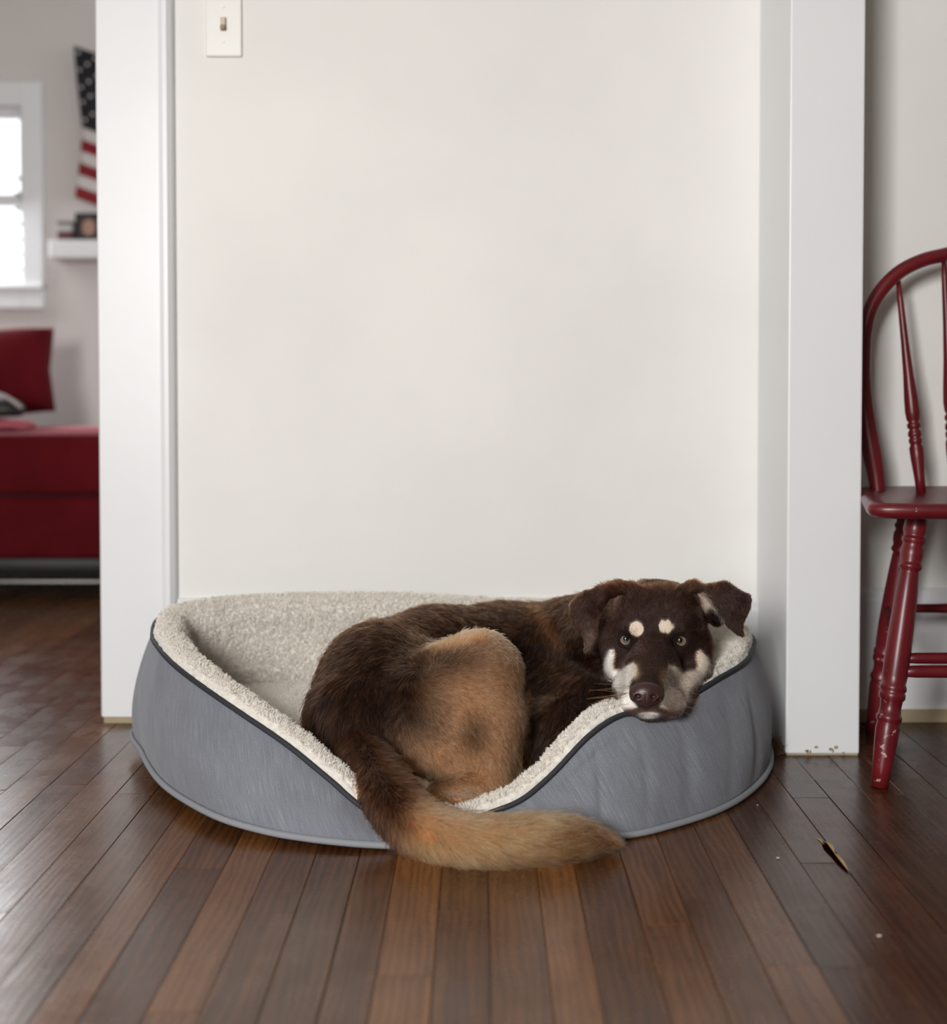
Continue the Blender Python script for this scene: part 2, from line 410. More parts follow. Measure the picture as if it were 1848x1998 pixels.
# window of the far room
def far_window():
    y = 5.0
    def P(px, py): p = at(px, py, y); return p[0], p[2]
    xr, zt = P(85, 162); _, zb = P(85, 603); xi, zi = P(44, 208); _, zs = P(44, 556)
    xl = xi - .78; xL = xl - (xr - xi)
    w = bpy.data.objects.new('window_1', None); COL.objects.link(w); w.location = (0, 0, 0); w['kind'] = 'structure'
    box('side_casing', xi, xr, y - .03, y + .001, zb, zt, M_trim, .004, parent=w)
    box('side_casing', xL, xl, y - .03, y + .001, zb, zt, M_trim, .004, parent=w)
    box('head_casing', xl, xi, y - .03, y + .001, zi, zt, M_trim, .004, parent=w)
    box('apron', xl, xi, y - .03, y + .001, zb, zs, M_trim, .004, parent=w)
    box('sill', xL - .0, xr + .0, y - .045, y + .05, zs - .018, zs, M_trim, .004, parent=w)
    xg = P(36, 300)[0]; zm = P(30, 392)[1]
    for (z0, z1, yy) in ((zm, zi, y + .035), (zs, zm + .025, y + .06)):
        bm = bmesh.new(); t = .035
        add_box(bm, xl, xl + t, yy, yy + .03, z0, z1); add_box(bm, xi - t + .012, xi, yy, yy + .03, z0, z1)
        add_box(bm, xl, xi, yy, yy + .03, z0, z0 + t * .8); add_box(bm, xl, xi, yy, yy + .03, z1 - t, z1)
        link('sash', mesh_bm('sash', bm), M_trim, w)
        g = N('window_glass'); out = g.t.nodes['Material Output']
        tr_ = g.n('ShaderNodeBsdfTransparent'); gl = g.n('ShaderNodeBsdfGlossy'); gl.inputs['Roughness'].default_value = .02
        fr = g.n('ShaderNodeFresnel'); mx = g.n('ShaderNodeMixShader')
        g.l(fr.outputs[0], mx.inputs[0]); g.l(tr_.outputs[0], mx.inputs[1]); g.l(gl.outputs[0], mx.inputs[2]); g.l(mx.outputs[0], out.inputs[0])
        box('glass_pane', xl + t, xi - t, yy + .012, yy + .016, z0 + .02, z1 - .02, g.m, parent=w)
    # ladder-like blind cord beside the lower sash
    xb = P(32, 450)[0]
    for k in range(7):
        z = zs + .05 + k * .055
        box('blind_clip', xb - .010, xb + .012, y + .02, y + .03, z, z + .012, M_steel, parent=w)
    # cut the opening: the wall is rebuilt around it
    bpy.data.objects.remove(wall_far, do_unlink=True)
    bm = bmesh.new()
    add_box(bm, -3.4, xl, 5.0, 5.12, 0, 2.55); add_box(bm, xi, .6, 5.0, 5.12, 0, 2.55)
    add_box(bm, xl, xi, 5.0, 5.12, 0, zs - .018); add_box(bm, xl, xi, 5.0, 5.12, zi, 2.55)
    link('wall_far', mesh_bm('wall_far', bm), M_wall_far, kind='structure')
far_window()

# ------------------------------------------------------------------ light switch
sw = bpy.data.objects.new('light_switch', None); COL.objects.link(sw)
p = at(437.5, 49, YW); sw.location = p
tag(sw, 'ivory toggle light switch on the white wall beside the door casing', 'switch')
def sbox(name, x0, x1, y0, y1, z0, z1, mat, bev, par):
    o = box(name, x0, x1, y0, y1, z0, z1, mat, bev, 2, par); return o
wp, hp = .0325, .0575
pl = sbox('cover_plate', -wp, wp, -.007, 0, -hp, hp, M_plate, .0025, sw)
slot = sbox('slot', -.0058, .0058, -.0075, -.003, -.0125, .0125, M_slot, .0008, sw)
tg = sbox('toggle', -.0046, .0046, -.0145, -.003, -.0035, .0105, M_toggle, .0015, sw)
tt = sbox('toggle_tip', -.0046, .0046, -.0175, -.005, -.0115, -.0035, M_toggle_tip, .0018, sw)
for z in (.0305, -.0305):
    bm = bmesh.new(); bmesh.ops.create_cone(bm, cap_ends=True, segments=12, radius1=.003, radius2=.0026, depth=.0016, matrix=Matrix.Translation((0, -.0076, z)) @ Matrix.Rotation(math.pi / 2, 4, 'X'))
    link('screw', mesh_bm('screw', bm), M_plate, sw)

# ------------------------------------------------------------------ far room: sofa, pillow, flag, shelf
sofa = bpy.data.objects.new('sofa', None); COL.objects.link(sofa); sofa.location = (-1.6, 4.3, 0)
tag(sofa, 'crimson red upholstered sofa seen through the doorway, black base', 'sofa')
def sofa_box(name, x0, x1, y0, y1, z0, z1, mat, bev, seg=4):
    ox, oy = sofa.location.x, sofa.location.y
    return box(name, x0 - ox, x1 - ox, y0 - oy, y1 - oy, z0, z1, mat, bev, seg, sofa, smooth=True)
zt = at(100, 848, 3.9)[2]; zm = at(100, 968, 3.9)[2]; zb = at(100, 1092, 3.9)[2]
sofa_box('seat_cushion', -2.7, -.55, 3.9, 4.85, zm + .003, zt, M_sofa, .02)
sofa_box('seat_base', -2.7, -.55, 3.91, 4.85, zb, zm - .003, M_sofa, .02)
sofa_box('plinth', -2.66, -.6, 3.97, 4.82, .07, zb + .01, M_black, .005, 1)
ry = sofa_box('lower_rail', -2.66, -.6, 3.955, 3.985, .047, .056, M_steel, .002, 1)
for x in (-2.6, -.7):
    for y in (4.02, 4.75):
        sofa_box('foot', x - .02, x + .02, y - .02, y + .02, 0, .075, M_black, .003, 1)
def cushion(name, w, h, d, mat, loc, rot, label, cat, par=None, nx=24):
    V, Fc = [], []
    for side in (1, -1):
        for j in range(nx + 1):
            for i in range(nx + 1):
                u, v = i / nx * 2 - 1, j / nx * 2 - 1
                t = (max(0, 1 - abs(u) ** 3.0) * max(0, 1 - abs(v) ** 3.0)) ** .5
                pin = 1 - .06 * (1 - abs(v)) * abs(u) - .0
                V.append((u * w / 2 * pin, side * d / 2 * t, v * h / 2 * (1 - .06 * (1 - abs(u)) * abs(v))))
    m = (nx + 1) ** 2
    for s in (0, 1):
        for j in range(nx):
            for i in range(nx):
                a = s * m + j * (nx + 1) + i; q = (a, a + 1, a + nx + 2, a + nx + 1)
                Fc.append(q if s else q[::-1])
    me = mesh_np(name, V, Fc)
    bm = bmesh.new(); bm.from_mesh(me); bmesh.ops.remove_doubles(bm, verts=bm.verts, dist=.0004); bm.to_mesh(me); bm.free(); me.shade_smooth()
    o = link(name, me, mat, par, label=label, cat=cat); o.location = loc; o.rotation_euler = rot
    return o
pc = at(-20, 752, 4.5)
cushion('throw_pillow', .52, .30, .20, M_sofa, (pc[0] - .055, 4.50, zt + .178), (math.radians(-22), math.radians(-4), math.radians(8)),
        'dark red throw pillow leaning on the crimson sofa seat', 'pillow')
M_throw = velvet('rose_throw', (.32, .06, .08), (.48, .12, .14))
bp = at(30, 828, 4.2)
bm = bmesh.new(); bmesh.ops.create_uvsphere(bm, u_segments=24, v_segments=12, radius=1)
for v in bm.verts:
    v.co = Vector((v.co.x * .14, v.co.y * .10, max(-.5, v.co.z) * .022 + .01)); v.co.z += .006 * math.sin(v.co.x * 60) * math.cos(v.co.y * 50)
o = link('folded_throw', mesh_bm('folded_throw', bm, True), M_throw, label='crumpled rose red throw lying on the sofa in front of the pillow', cat='blanket'); o.location = (bp[0] - .07, 4.17, zt + .007)
bm = bmesh.new(); bmesh.ops.create_uvsphere(bm, u_segments=24, v_segments=12, radius=1)
for v in bm.verts: v.co = Vector((v.co.x * .085, v.co.y * .05, max(-.55, v.co.z) * .040))
bagp = at(5, 800, 4.12)
bag = link('shoulder_bag', mesh_bm('shoulder_bag', bm, True), M_black, label='small black rounded bag with grey strap lying on the rose throw', cat='bag'); bag.location = (bagp[0] - .03, 4.16, zt + .068)
tube('strap', [(-.085 + .17 * t, -.035, .005 + .043 * math.sin(math.pi * t)) for t in np.linspace(0, 1, 14)], .006, plain('grey_strap', (.42, .40, .38), .6), bag)

# flag on the far wall: hoist edge towards the window, cloth running on behind the casing
def flag():
    y0 = 4.975; c = at(148, 90, y0); n, m = 40, 52
    W, Hh = .62, at(148, 90, y0)[2] - at(148, 386, y0)[2]
    V, Fc = [], []
    for j in range(m + 1):
        v = j / m
        # left edge: slants right down the canton, back left over the stripes
        ex = np.interp(v, [0, .25, .54, .66, .8, 1], [145, 153, 162, 160, 156, 149])
        for i in range(n + 1):
            u = i / n
            p = at(ex, 90 + 296 * v, y0)
            V.append((p[0] + u * W, y0 - .006 - .010 * abs(math.sin(u * 9 + v * 2.2)) - .006 * math.sin(v * 7), p[2] - u * .24 * (1 - u * .5) * 1.0))
    for j in range(m):
        for i in range(n):
            a = j * (n + 1) + i; Fc.append((a, a + 1, a + n + 2, a + n + 1))
    me = mesh_np('cloth', V, Fc)
    mats = [plain('flag_navy', (.006, .007, .012), .8), plain('flag_red', (.22, .006, .014), .8), plain('flag_white', (.62, .58, .56), .8)]
    root = bpy.data.objects.new('wall_flag', None); COL.objects.link(root)
    tag(root, 'stars and stripes flag hung on the far wall above the shelf', 'flag')
    o = link('cloth', me, None, root)
    for x in mats: me.materials.append(x)
    k = 0
    for j in range(m):
        for i in range(n):
            st = int(j / m * 13)
            mi = 0 if (st < 7 and i < n * .5) else (1 if st % 2 == 0 else 2)
            me.polygons[k].material_index = mi; k += 1
    s = o.modifiers.new('thick', 'SOLIDIFY'); s.thickness = .0012
    bm = bmesh.new()
    for r in range(9):
        for q in range(6 if r % 2 == 0 else 5):
            u = (q * 2 + 1 + (r % 2)) / 12 * .5; v = (r + 1) / 10 * .54
            i, j = int(u * n), int(v * m); p = V[j * (n + 1) + i]
            a = []
            for t in range(10):
                R_ = .009 if t % 2 == 0 else .0036; an = math.pi / 2 + t * math.pi / 5
                a.append(bm.verts.new((p[0] + R_ * math.cos(an), p[1] - .004, p[2] + R_ * math.sin(an))))
            bm.faces.new(a)
    link('stars', mesh_bm('stars', bm), mats[2], root, kind='stuff')
flag()
sa, sb = at(92, 468, 4.86), at(92, 503, 4.86)
shelf = box('wall_shelf', sa[0] + .005, -.95, 4.86, 5.0, sb[2], sa[2], M_trim, .003, label='thick white floating shelf below the flag on the far wall', cat='shelf')
zs = sa[2]
def picture():
    a, b = at(144, 412, 4.9), at(144, 467, 4.9)
    root = bpy.data.objects.new('picture_frame', None); COL.objects.link(root); root.location = (a[0], 4.90, zs)
    root.rotation_euler = (math.radians(-8), 0, 0)
    tag(root, 'black framed portrait photograph standing on the white shelf', 'picture frame')
    h = a[2] - b[2] + .003; w = h * .95; t = .014
    bm = bmesh.new(); add_box(bm, 0, t, 0, .014, 0, h); add_box(bm, w - t, w, 0, .014, 0, h); add_box(bm, t, w - t, 0, .014, 0, t); add_box(bm, t, w - t, 0, .014, h - t, h)
    link('frame', mesh_bm('frame', bm), M_frame_black, root)
    ph = box('photograph', t, w - t, .005, .009, t, h - t, plain('photo_dark', (.05, .035, .03), .4), parent=root)
    bm = bmesh.new(); bmesh.ops.create_circle(bm, cap_ends=True, segments=24, radius=1, matrix=Matrix.Translation((w * .5, .0045, h * .5)) @ Matrix.Diagonal((w * .24, 1, h * .29, 1)) @ Matrix.Rotation(math.pi / 2, 4, 'X'))
    link('printed_face', mesh_bm('printed_face', bm), plain('photo_skin', (.36, .20, .15), .4), ph)
picture()
a, b = at(113, 427, 4.9), at(143, 467, 4.9)
bx = bpy.data.objects.new('photo_box', None); COL.objects.link(bx); bx.location = (a[0], 4.89, zs)
tag(bx, 'small box with white top and maroon base left of the framed portrait', 'box')
w = b[0] - a[0] - .002
box('lower_box', 0, w, 0, .05, 0, .034, plain('maroon_card', (.09, .02, .03), .6), .002, parent=bx)
box('white_band', .001, w - .001, .001, .049, .034, .055, plain('white_card', (.5, .47, .46), .6), .001, parent=bx)
box('grey_top', 0, w, 0, .05, .055, .070, plain('grey_card', (.15, .14, .14), .6), .001, parent=bx)

# ------------------------------------------------------------------ red chair
chair = bpy.data.objects.new('windsor_chair', None); COL.objects.link(chair); 
tag(chair, 'worn red painted spindle-back wooden chair standing right of the white post', 'chair')
XC = .835
zs0, zs1 = .409, .433
def seat():
    # plan outline: front wide, rear narrower, rounded corners; slightly dished top
    out = []
    pts = [(-.243, 2.055), (-.15, 2.035), (0, 2.03), (.15, 2.035), (.243, 2.055), (.247, 2.10), (.222, 2.25), (.19, 2.39), (.13, 2.425), (0, 2.432), (-.13, 2.425), (-.178, 2.40), (-.196, 2.33), (-.222, 2.21), (-.247, 2.10)]
    P = catmull([(x + XC, y, 0) for x, y in pts], 5); n = len(P)
    c = P.mean(0)
    rings = [(.93, zs0), (.985, zs0 + .004), (1.0, zs0 + .012), (.995, zs1 - .005), (.97, zs1), (.85, zs1 - .003), (.6, zs1 - .010), (.3, zs1 - .012)]
    V, Fc = [], []
    for s, z in rings:
        for p in P: q = c + (p - c) * s; V.append((q[0], q[1], z))
    for r in range(len(rings) - 1):
        for k in range(n):
            k2 = (k + 1) % n; Fc.append((r * n + k, r * n + k2, (r + 1) * n + k2, (r + 1) * n + k))
    Fc.append(tuple(range(n))[::-1]); Fc.append(tuple((len(rings) - 1) * n + k for k in range(n)))
    link('seat', mesh_np('seat', V, Fc), M_red, chair)
seat()
k = 2.1 / 2695 / 2
legprof = [(0, 40), (.03, 42), (.055, 46), (.075, 47), (.088, 42), (.095, 41), (.102, 47), (.11, 48), (.118, 43), (.125, 40), (.14, 46), (.165, 46), (.185, 41), (.195, 42), (.2, 47), (.21, 46), (.218, 36), (.228, 38), (.30, 43), (.42, 48), (.52, 50), (.60, 49), (.63, 46), (.637, 51), (.65, 52), (.658, 46), (.664, 51), (.68, 51), (.69, 43), (.715, 41), (.74, 44), (.747, 50), (.76, 49), (.768, 42), (.775, 44), (.79, 46), (.84, 44), (.92, 38), (1.0, 33)]
for s in (-1, 1):
    top = at(1787, 1002, 2.14); foot = at(1714, 1543, 2.08)
    dx0, dx1 = top[0] - XC, foot[0] - XC
    lathe('leg', (XC - s * dx0 if s > 0 else top[0], 2.13, zs0 + .006), (XC - s * dx1 if s > 0 else foot[0], 2.075, .0), [(t, r * k) for t, r in legprof], M_red, chair, 24)
    tp, ft = at(1772, 1005, 2.34), at(1706, 1425, 2.40)
    lathe('leg', (XC - (tp[0] - XC) if s > 0 else tp[0], 2.33, zs0 + .006), (XC - (ft[0] - XC) if s > 0 else ft[0], 2.41, 0), [(t, r * k) for t, r in legprof], M_red, chair, 24)
def rod(a, b, r):
    lathe('stretcher', a, b, [(0, r * .75), (.08, r), (.3, r * 1.05), (.42, r * 1.2), (.45, r * 1.35), (.47, r * 1.1), (.5, r * 1.45), (.53, r * 1.1), (.55, r * 1.35), (.58, r * 1.2), (.7, r * 1.05), (.92, r), (1, r * .75)], M_red, chair, 16)
z1, z2 = at(1800, 1287, 2.11)[2], at(1800, 1309, 2.10)[2]
rod((.632, 2.095, z2), (2 * XC - .632, 2.095, z2), .0095)
rod((.636, 2.10, z2 + .0195), (2 * XC - .636, 2.10, z2 + .0195), .0085)
z3 = at(1800, 1187, 2.37)[2]
rod((.70, 2.37, z3), (2 * XC - .70, 2.37, z3), .0075)
for s in (-1, 1):
    rod((XC + s * .192, 2.10, .225), (XC + s * .134, 2.365, .225), .008)
# bow back
def bow_pts(n=60):
    Yb = 2.375
    half = [(1716, 978), (1709, 925), (1697, 860), (1688, 800), (1684, 750), (1685, 700), (1688, 650), (1698, 605), (1720, 566), (1755, 531), (1800, 508), (1848, 496)]
    P = [at(px + (0 if i == 0 else 0), py, Yb + .0005 * (978 - py) * .08) for i, (px, py) in enumerate(half)]
    Xc = XC + .0
    x8, z8 = P[-1][0], P[-1][2]
    P.append(np.array([(x8 + 2 * Xc) / 3, P[-1][1], z8 + .0065])); P.append(np.array([Xc, P[-1][1], z8 + .009]))
    Q = P + [np.array([2 * Xc - p[0], p[1], p[2]]) for p in P[-2::-1]]
    return catmull(Q, 6, False)
bp_ = bow_pts()
nb = len(bp_); tb = np.linspace(0, 1, nb)
rb = np.interp(np.minimum(tb, 1 - tb), [0, .06, .12, .2, .5], [.012, .0165, .015, .012, .0125])
tube('back_bow', bp_, rb, M_red, chair, 14)
spx = [(1752, 548, 1798, 975), (1841, 498, 1864, 975)]
sprof = [(0, 4.6), (.1, 6), (.3, 7.5), (.45, 10), (.56, 13.2), (.62, 14.2), (.655, 12.5), (.668, 9.5), (.676, 13), (.69, 13), (.70, 9), (.712, 12.5), (.728, 13.2), (.738, 10), (.745, 13), (.76, 12.5), (.768, 10.5), (.785, 13.5), (.83, 13), (.92, 10), (1, 9)]
ks = 2.38 / 2695
for a, b, c, d in spx:
    t0, t1 = at(a, b - 8, 2.40), at(c, d, 2.37); t1[2] = zs1 - .012
    for s in (-1, 1):
        m = lambda p: p if s < 0 else np.array([2 * XC - p[0], p[1], p[2]])
        lathe('spindle', m(t0), m(t1), [(t, r * ks) for t, r in sprof], M_red, chair, 16)

# ------------------------------------------------------------------ dog bed
bed = bpy.data.objects.new('dog_bed', None); COL.objects.link(bed)
tag(bed, 'grey denim bolster dog bed with cream fleece lining on the wooden floor', 'dog bed')
ST = []   # stations: piping point, base point
for pp, Y, bp in [((320, 1205), 2.30, (268, 1425, .030)), ((299, 1240), 2.20, (283, 1470, .027)), ((312, 1268), 2.12, (310, 1515, .025)),
                  ((345, 1303), 2.05, (352, 1551, .022)), ((400, 1345), 1.99, (430, 1593, .020)), ((480, 1400), 1.935, (520, 1620, .015)),
                  ((560, 1455), 1.893, (600, 1634, .012)), ((640, 1520), 1.858, (680, 1643, .010)), ((715, 1582), 1.835, (740, 1647, .008)),
                  ((800, 1611), 1.826, (820, 1649, .006)), ((900, 1606), 1.828, (920, 1648, .006)), ((960, 1587), 1.835, (1000, 1645, .006)),
                  ((1020, 1561), 1.845, (1080, 1641, .006)), ((1080, 1510), 1.865, (1160, 1634, .006)), ((1150, 1437), 1.89, (1240, 1625, .006)),
                  ((1215, 1397), 1.92, (1310, 1608, .006)), ((1285, 1396), 1.948, (1380, 1586, .006)), ((1350, 1358), 1.99, (1430, 1563, .006)),
                  ((1400, 1327), 2.04, (1465, 1538, .006)), ((1450, 1296), 2.11, (1488, 1513, .007)), ((1467, 1268), 2.19, (1499, 1484, .008))]:
    ST.append((at(*pp, Y), at_z(*bp)))
for a, b in [((.442, 2.27, .196), (.478, 2.31, .01)), ((.385, 2.375, .205), (.45, 2.415, .01)), ((.25, 2.415, .214), (.27, 2.45, .01)), ((.05, 2.425, .218), (.05, 2.46, .01)),
             ((-.15, 2.425, .227), (-.15, 2.46, .01)), ((-.33, 2.41, .229), (-.34, 2.445, .015)), ((-.45, 2.37, .228), (-.49, 2.40, .022))]:
    ST.append((np.array(a), np.array(b)))
SUB = 16
PIP = catmull([s[0] for s in ST], SUB); BAS = catmull([s[1] for s in ST], SUB)
NS = len(PIP)
tan = np.roll(PIP, -1, 0) - np.roll(PIP, 1, 0); tan[:, 2] = 0; tan /= np.linalg.norm(tan, axis=1)[:, None]
OUT = np.stack([tan[:, 1], -tan[:, 0], np.zeros(NS)], 1)
cen = PIP.mean(0)
if np.mean(np.sum(OUT * (PIP - cen), 1)) < 0: OUT = -OUT
for _ in range(6): OUT = (np.roll(OUT, 1, 0) + OUT * 2 + np.roll(OUT, -1, 0)) / 4
OUT /= np.linalg.norm(OUT, axis=1)[:, None]
arc = np.concatenate([[0], np.cumsum(np.linalg.norm(np.diff(BAS, axis=0), axis=1))])
Hs = PIP[:, 2]
def shell():
    nu = 26; V = []; UV = []
    us = np.linspace(0, 1, nu)
    for u in us:
        P = BAS * (1 - u) + PIP * u
        bul = (.05 * Hs + .004) * (4 * u * (1 - u)) * (1.25 - .5 * u)
        wr = .0022 * vnoise(np.stack([arc / .05, np.full(NS, u * 2.2), np.zeros(NS)], 1), 1.0) * np.sin(math.pi * u) ** .5
        # soft vertical folds at the right-hand end and under the chin
        px, py = proj(P)
        fold = np.zeros(NS)
        for fx, fx2, amp, w in ((1162, 1172, .004, 7), (1322, 1345, .0035, 14), (1450, 1472, .0045, 7), (1405, 1425, .0025, 10), (1240, 1262, .002, 9), (560, 572, .004, 12)):
            c = fx2 + (fx - fx2) * u
            fold -= amp * np.exp(-((px - c) / w) ** 2) * np.sin(math.pi * min(1, u * 1.05)) ** .7 * (P[:, 1] < 2.25)
        # pinch just under the piping, right of the dip
        pin = -.006 * np.exp(-((px - 1150) / 70) ** 2) * np.exp(-((u - .80) / .06) ** 2) * (P[:, 1] < 2.2)
        P = P + OUT * (bul + wr + fold + pin)[:, None]
        V.append(P)
        UV.append(np.stack([arc, np.full(NS, 0) + u * np.linalg.norm(PIP - BAS, axis=1)], 1))
    V = np.concatenate(V); UV = np.concatenate(UV); Fc = []
    for r in range(nu - 1):
        for k in range(NS):
            k2 = (k + 1) % NS; Fc.append((r * NS + k, r * NS + k2, (r + 1) * NS + k2, (r + 1) * NS + k))
    me = mesh_np('outer_shell', V, Fc)
    uvl = me.uv_layers.new(name='UVMap'); li = np.zeros(len(me.loops), int); me.loops.foreach_get('vertex_index', li)
    uvl.data.foreach_set('uv', UV[li].astype(np.float32).ravel())
    o = link('outer_shell', me, M_denim, bed, label='slubby grey blue denim bolster cover')
    sh = o.modifiers.new('thick', 'SOLIDIFY'); sh.thickness = .002; sh.offset = -1
shell()
tube('piping', PIP + OUT * .001 + np.array([0, 0, .002]), .0040, M_piping, bed, 8, True, label='charcoal rim piping')
weltp = BAS + OUT * .004; weltp[:, 2] = np.maximum(weltp[:, 2], .005)
mw = plain('denim_welt', (.25, .26, .285), .9)
tube('welt', weltp, .0048, mw, bed, 8, True)
# base panel under the bed
bm = bmesh.new(); vs = [bm.verts.new((p[0], p[1], max(.002, p[2] - .003))) for p in BAS[::8]]; bm.faces.new(vs)
link('base_panel', mesh_bm('base_panel', bm), mw, bed)
TH = np.interp(Hs, [.02, .1, .2], [.034, .042, .050])
chin = np.exp(-((np.arange(NS) - 16 * SUB) / (SUB * .8)) ** 2)
def cush_z(x, y):
    return .112 - .092 * np.exp(-((x - .02) / .23) ** 2 - ((y - 1.88) / .21) ** 2) - .03 * np.exp(-((x - .05) / .3) ** 2 - ((y - 2.2) / .15) ** 2)
FLV = {}
def lining():
    prof = [(.000, .000), (.003, .009), (.010, .015), (.020, .017), (.7, .014), (.9, .004), (1.0, -.012)]
    rows = []
    for i, (a, dz) in enumerate(prof):
        off = (a if i < 4 else a * TH); lift = dz * (1 - .75 * chin)
        rows.append(PIP - OUT * np.broadcast_to(off, (NS,))[:, None] + np.stack([0 * lift, 0 * lift, np.broadcast_to(lift, (NS,))], 1))
    last = rows[-1]
    low = PIP - OUT * (TH * 1.25)[:, None]; lowz = cush_z(low[:, 0], low[:, 1]) - .03
    for t in (.12, .25, .4, .55, .7, .85, 1.0):
        q = last * (1 - t) + low * t; q[:, 2] = last[:, 2] * (1 - t) + np.minimum(lowz, last[:, 2] - .01) * t
        q = q + OUT * (.010 * math.sin(math.pi * t) * np.clip(Hs / .2, 0, 1))[:, None]
        rows.append(q)
    # resample the profile finely
    R = np.array(rows); n = len(R); t = np.linspace(0, n - 1, 64)
    out = catmull(R.reshape(n, -1), 5, False).reshape(-1, NS, 3)
    nr = len(out); V = out.reshape(-1, 3)
    Fc = []
    for r in range(nr - 1):
        for k in range(NS):
            k2 = (k + 1) % NS; Fc.append((r * NS + k, (r + 1) * NS + k, (r + 1) * NS + k2, r * NS + k2))
    return V, Fc, nr
def vert_normals(V, Fc):
    Fq = np.array(Fc); n = np.cross(V[Fq[:, 2]] - V[Fq[:, 0]], V[Fq[:, 3]] - V[Fq[:, 1]])
    N_ = np.zeros_like(V)
    for c in range(4): np.add.at(N_, Fq[:, c], n)
    return N_ / (np.linalg.norm(N_, axis=1)[:, None] + 1e-12)
LV, LF, _ = lining()
LN = vert_normals(LV, LF)
if np.mean(LN[:, 2]) < 0: LN = -LN; LF = [f[::-1] for f in LF]
bumpy = .0020 * vnoise(LV, .009) + .0014 * vnoise(LV + 3, .0045)
LV2 = LV + LN * bumpy[:, None]
link('lining', mesh_np('lining', LV2, LF), M_fleece, bed, label='cream sherpa fleece rim and inner wall')
def cushion_mesh():
    inner = PIP - OUT * (TH * .95)[:, None]; c = inner.mean(0); rings = np.linspace(0, 1, 60)
    V = []
    for s in rings:
        P = c + (inner - c) * s; z = cush_z(P[:, 0], P[:, 1]) - .012 * s ** 6
        V.append(np.stack([P[:, 0], P[:, 1], z], 1)[::2])
    V = np.concatenate(V); n = NS // 2; Fc = []
    for r in range(len(rings) - 1):
        for k in range(n):
            k2 = (k + 1) % n; Fc.append((r * n + k, r * n + k2, (r + 1) * n + k2, (r + 1) * n + k))
    return V, Fc
CV, CF = cushion_mesh(); CN = vert_normals(CV, CF)
if np.mean(CN[:, 2]) < 0: CF = [f[::-1] for f in CF]; CN = -CN
CV2 = CV + np.array([0, 0, 1.0]) * (.0020 * vnoise(CV, .012) + .001 * vnoise(CV, .006))[:, None]
link('cushion', mesh_np('cushion', CV2, CF), M_fleece, bed, label='flat cream fleece cushion')

# ------------------------------------------------------------------ hair / pile as curve strands
def sample_faces(V, Fq, n, rng, weight=None):
    Fq = np.asarray(Fq); T = np.concatenate([Fq[:, [0, 1, 2]], Fq[:, [0, 2, 3]]])
    a, b, c = V[T[:, 0]], V[T[:, 1]], V[T[:, 2]]
    ar = np.linalg.norm(np.cross(b - a, c - a), axis=1)
    if weight is not None: ar = ar * (weight[T[:, 0]] + weight[T[:, 1]] + weight[T[:, 2]])
    cs = np.cumsum(ar); i = np.searchsorted(cs, rng.rand(n) * cs[-1]).clip(0, len(T) - 1)
    u, v = rng.rand(n), rng.rand(n); f = u + v > 1; u[f], v[f] = 1 - u[f], 1 - v[f]
    return T[i], u, v
def interp(A, T, u, v):
    w0 = 1 - u - v
    return A[T[:, 0]] * w0[:, None] + A[T[:, 1]] * u[:, None] + A[T[:, 2]] * v[:, None]
def strands(name, PTS, rad, colors, mat, parent, label=None):
    n, m = PTS.shape[:2]
    h = bpy.data.hair_curves.new(name); h.add_curves([m] * n)
    h.attributes['position'].data.foreach_set('vector', PTS.astype(np.float32).ravel())
    r = h.attributes.new('radius', 'FLOAT', 'POINT'); r.data.foreach_set('value', np.broadcast_to(rad, (n, m)).astype(np.float32).ravel())
    if colors is not None:
        c = h.attributes.new('col', 'FLOAT_COLOR', 'CURVE')
        c.data.foreach_set('color', np.concatenate([colors, np.ones((n, 1))], 1).astype(np.float32).ravel())
    h.materials.append(mat)
    o = bpy.data.objects.new(name, h); COL.objects.link(o); o.parent = parent; o['kind'] = 'stuff'
    if label: o['label'] = label
    return o
def pile(V, Nn, Fc, n, L, seed, name):
    rng = np.random.RandomState(seed)
    T, u, v = sample_faces(V, Fc, n, rng)
    P = interp(V, T, u, v); Nr = interp(Nn, T, u, v); Nr /= np.linalg.norm(Nr, axis=1)[:, None] + 1e-9
    # clumps: every 7 mm cell leans its own way and curls together
    cell = np.floor(P / .0042).astype(int); hsh = (cell * np.array([73856093, 19349663, 83492791])).sum(1)
    cr = np.random.RandomState(1).rand(4096, 3) * 2 - 1; lean = cr[hsh % 4096]
    ctr = (cell + .5) * .0042 + cr[(hsh * 7) % 4096] * .002
    d = Nr + lean * .55 + rng.randn(n, 3) * .25; d /= np.linalg.norm(d, axis=1)[:, None]
    ln = L * (.6 + .6 * rng.rand(n))[:, None]
    side = np.cross(d, cr[(hsh * 3) % 4096]); side /= np.linalg.norm(side, axis=1)[:, None] + 1e-9
    tip = P + d * ln; tip = tip + (ctr - P) * .35 * (1 - np.abs(np.sum(Nr * (ctr - P), 1)) / .01).clip(0, 1)[:, None]
    mid = P + d * ln * .55 + side * .0012
    PTS = np.stack([P - Nr * .001, mid, tip + side * -.0010], 1)
    return strands(name, PTS, np.array([.00032, .00028, .00015]), None, M_fuzz, bed)
pile(LV2, LN, [f for f in LF if min(f) >= NS * 8], 150000, .0055, 2, 'lining_pile')
# only the open left half of the cushion shows pile
CVm = CV2.copy(); keep = [f for f in CF if CV2[f[0]][0] < .05]
pile(CVm, CN, keep, 26000, .0045, 3, 'cushion_pile')

# ------------------------------------------------------------------ dog

dog = bpy.data.objects.new('dog', None); COL.objects.link(dog)
tag(dog, 'brown dog with cream eyebrow spots curled up in the grey bed, chin on its rim', 'dog')

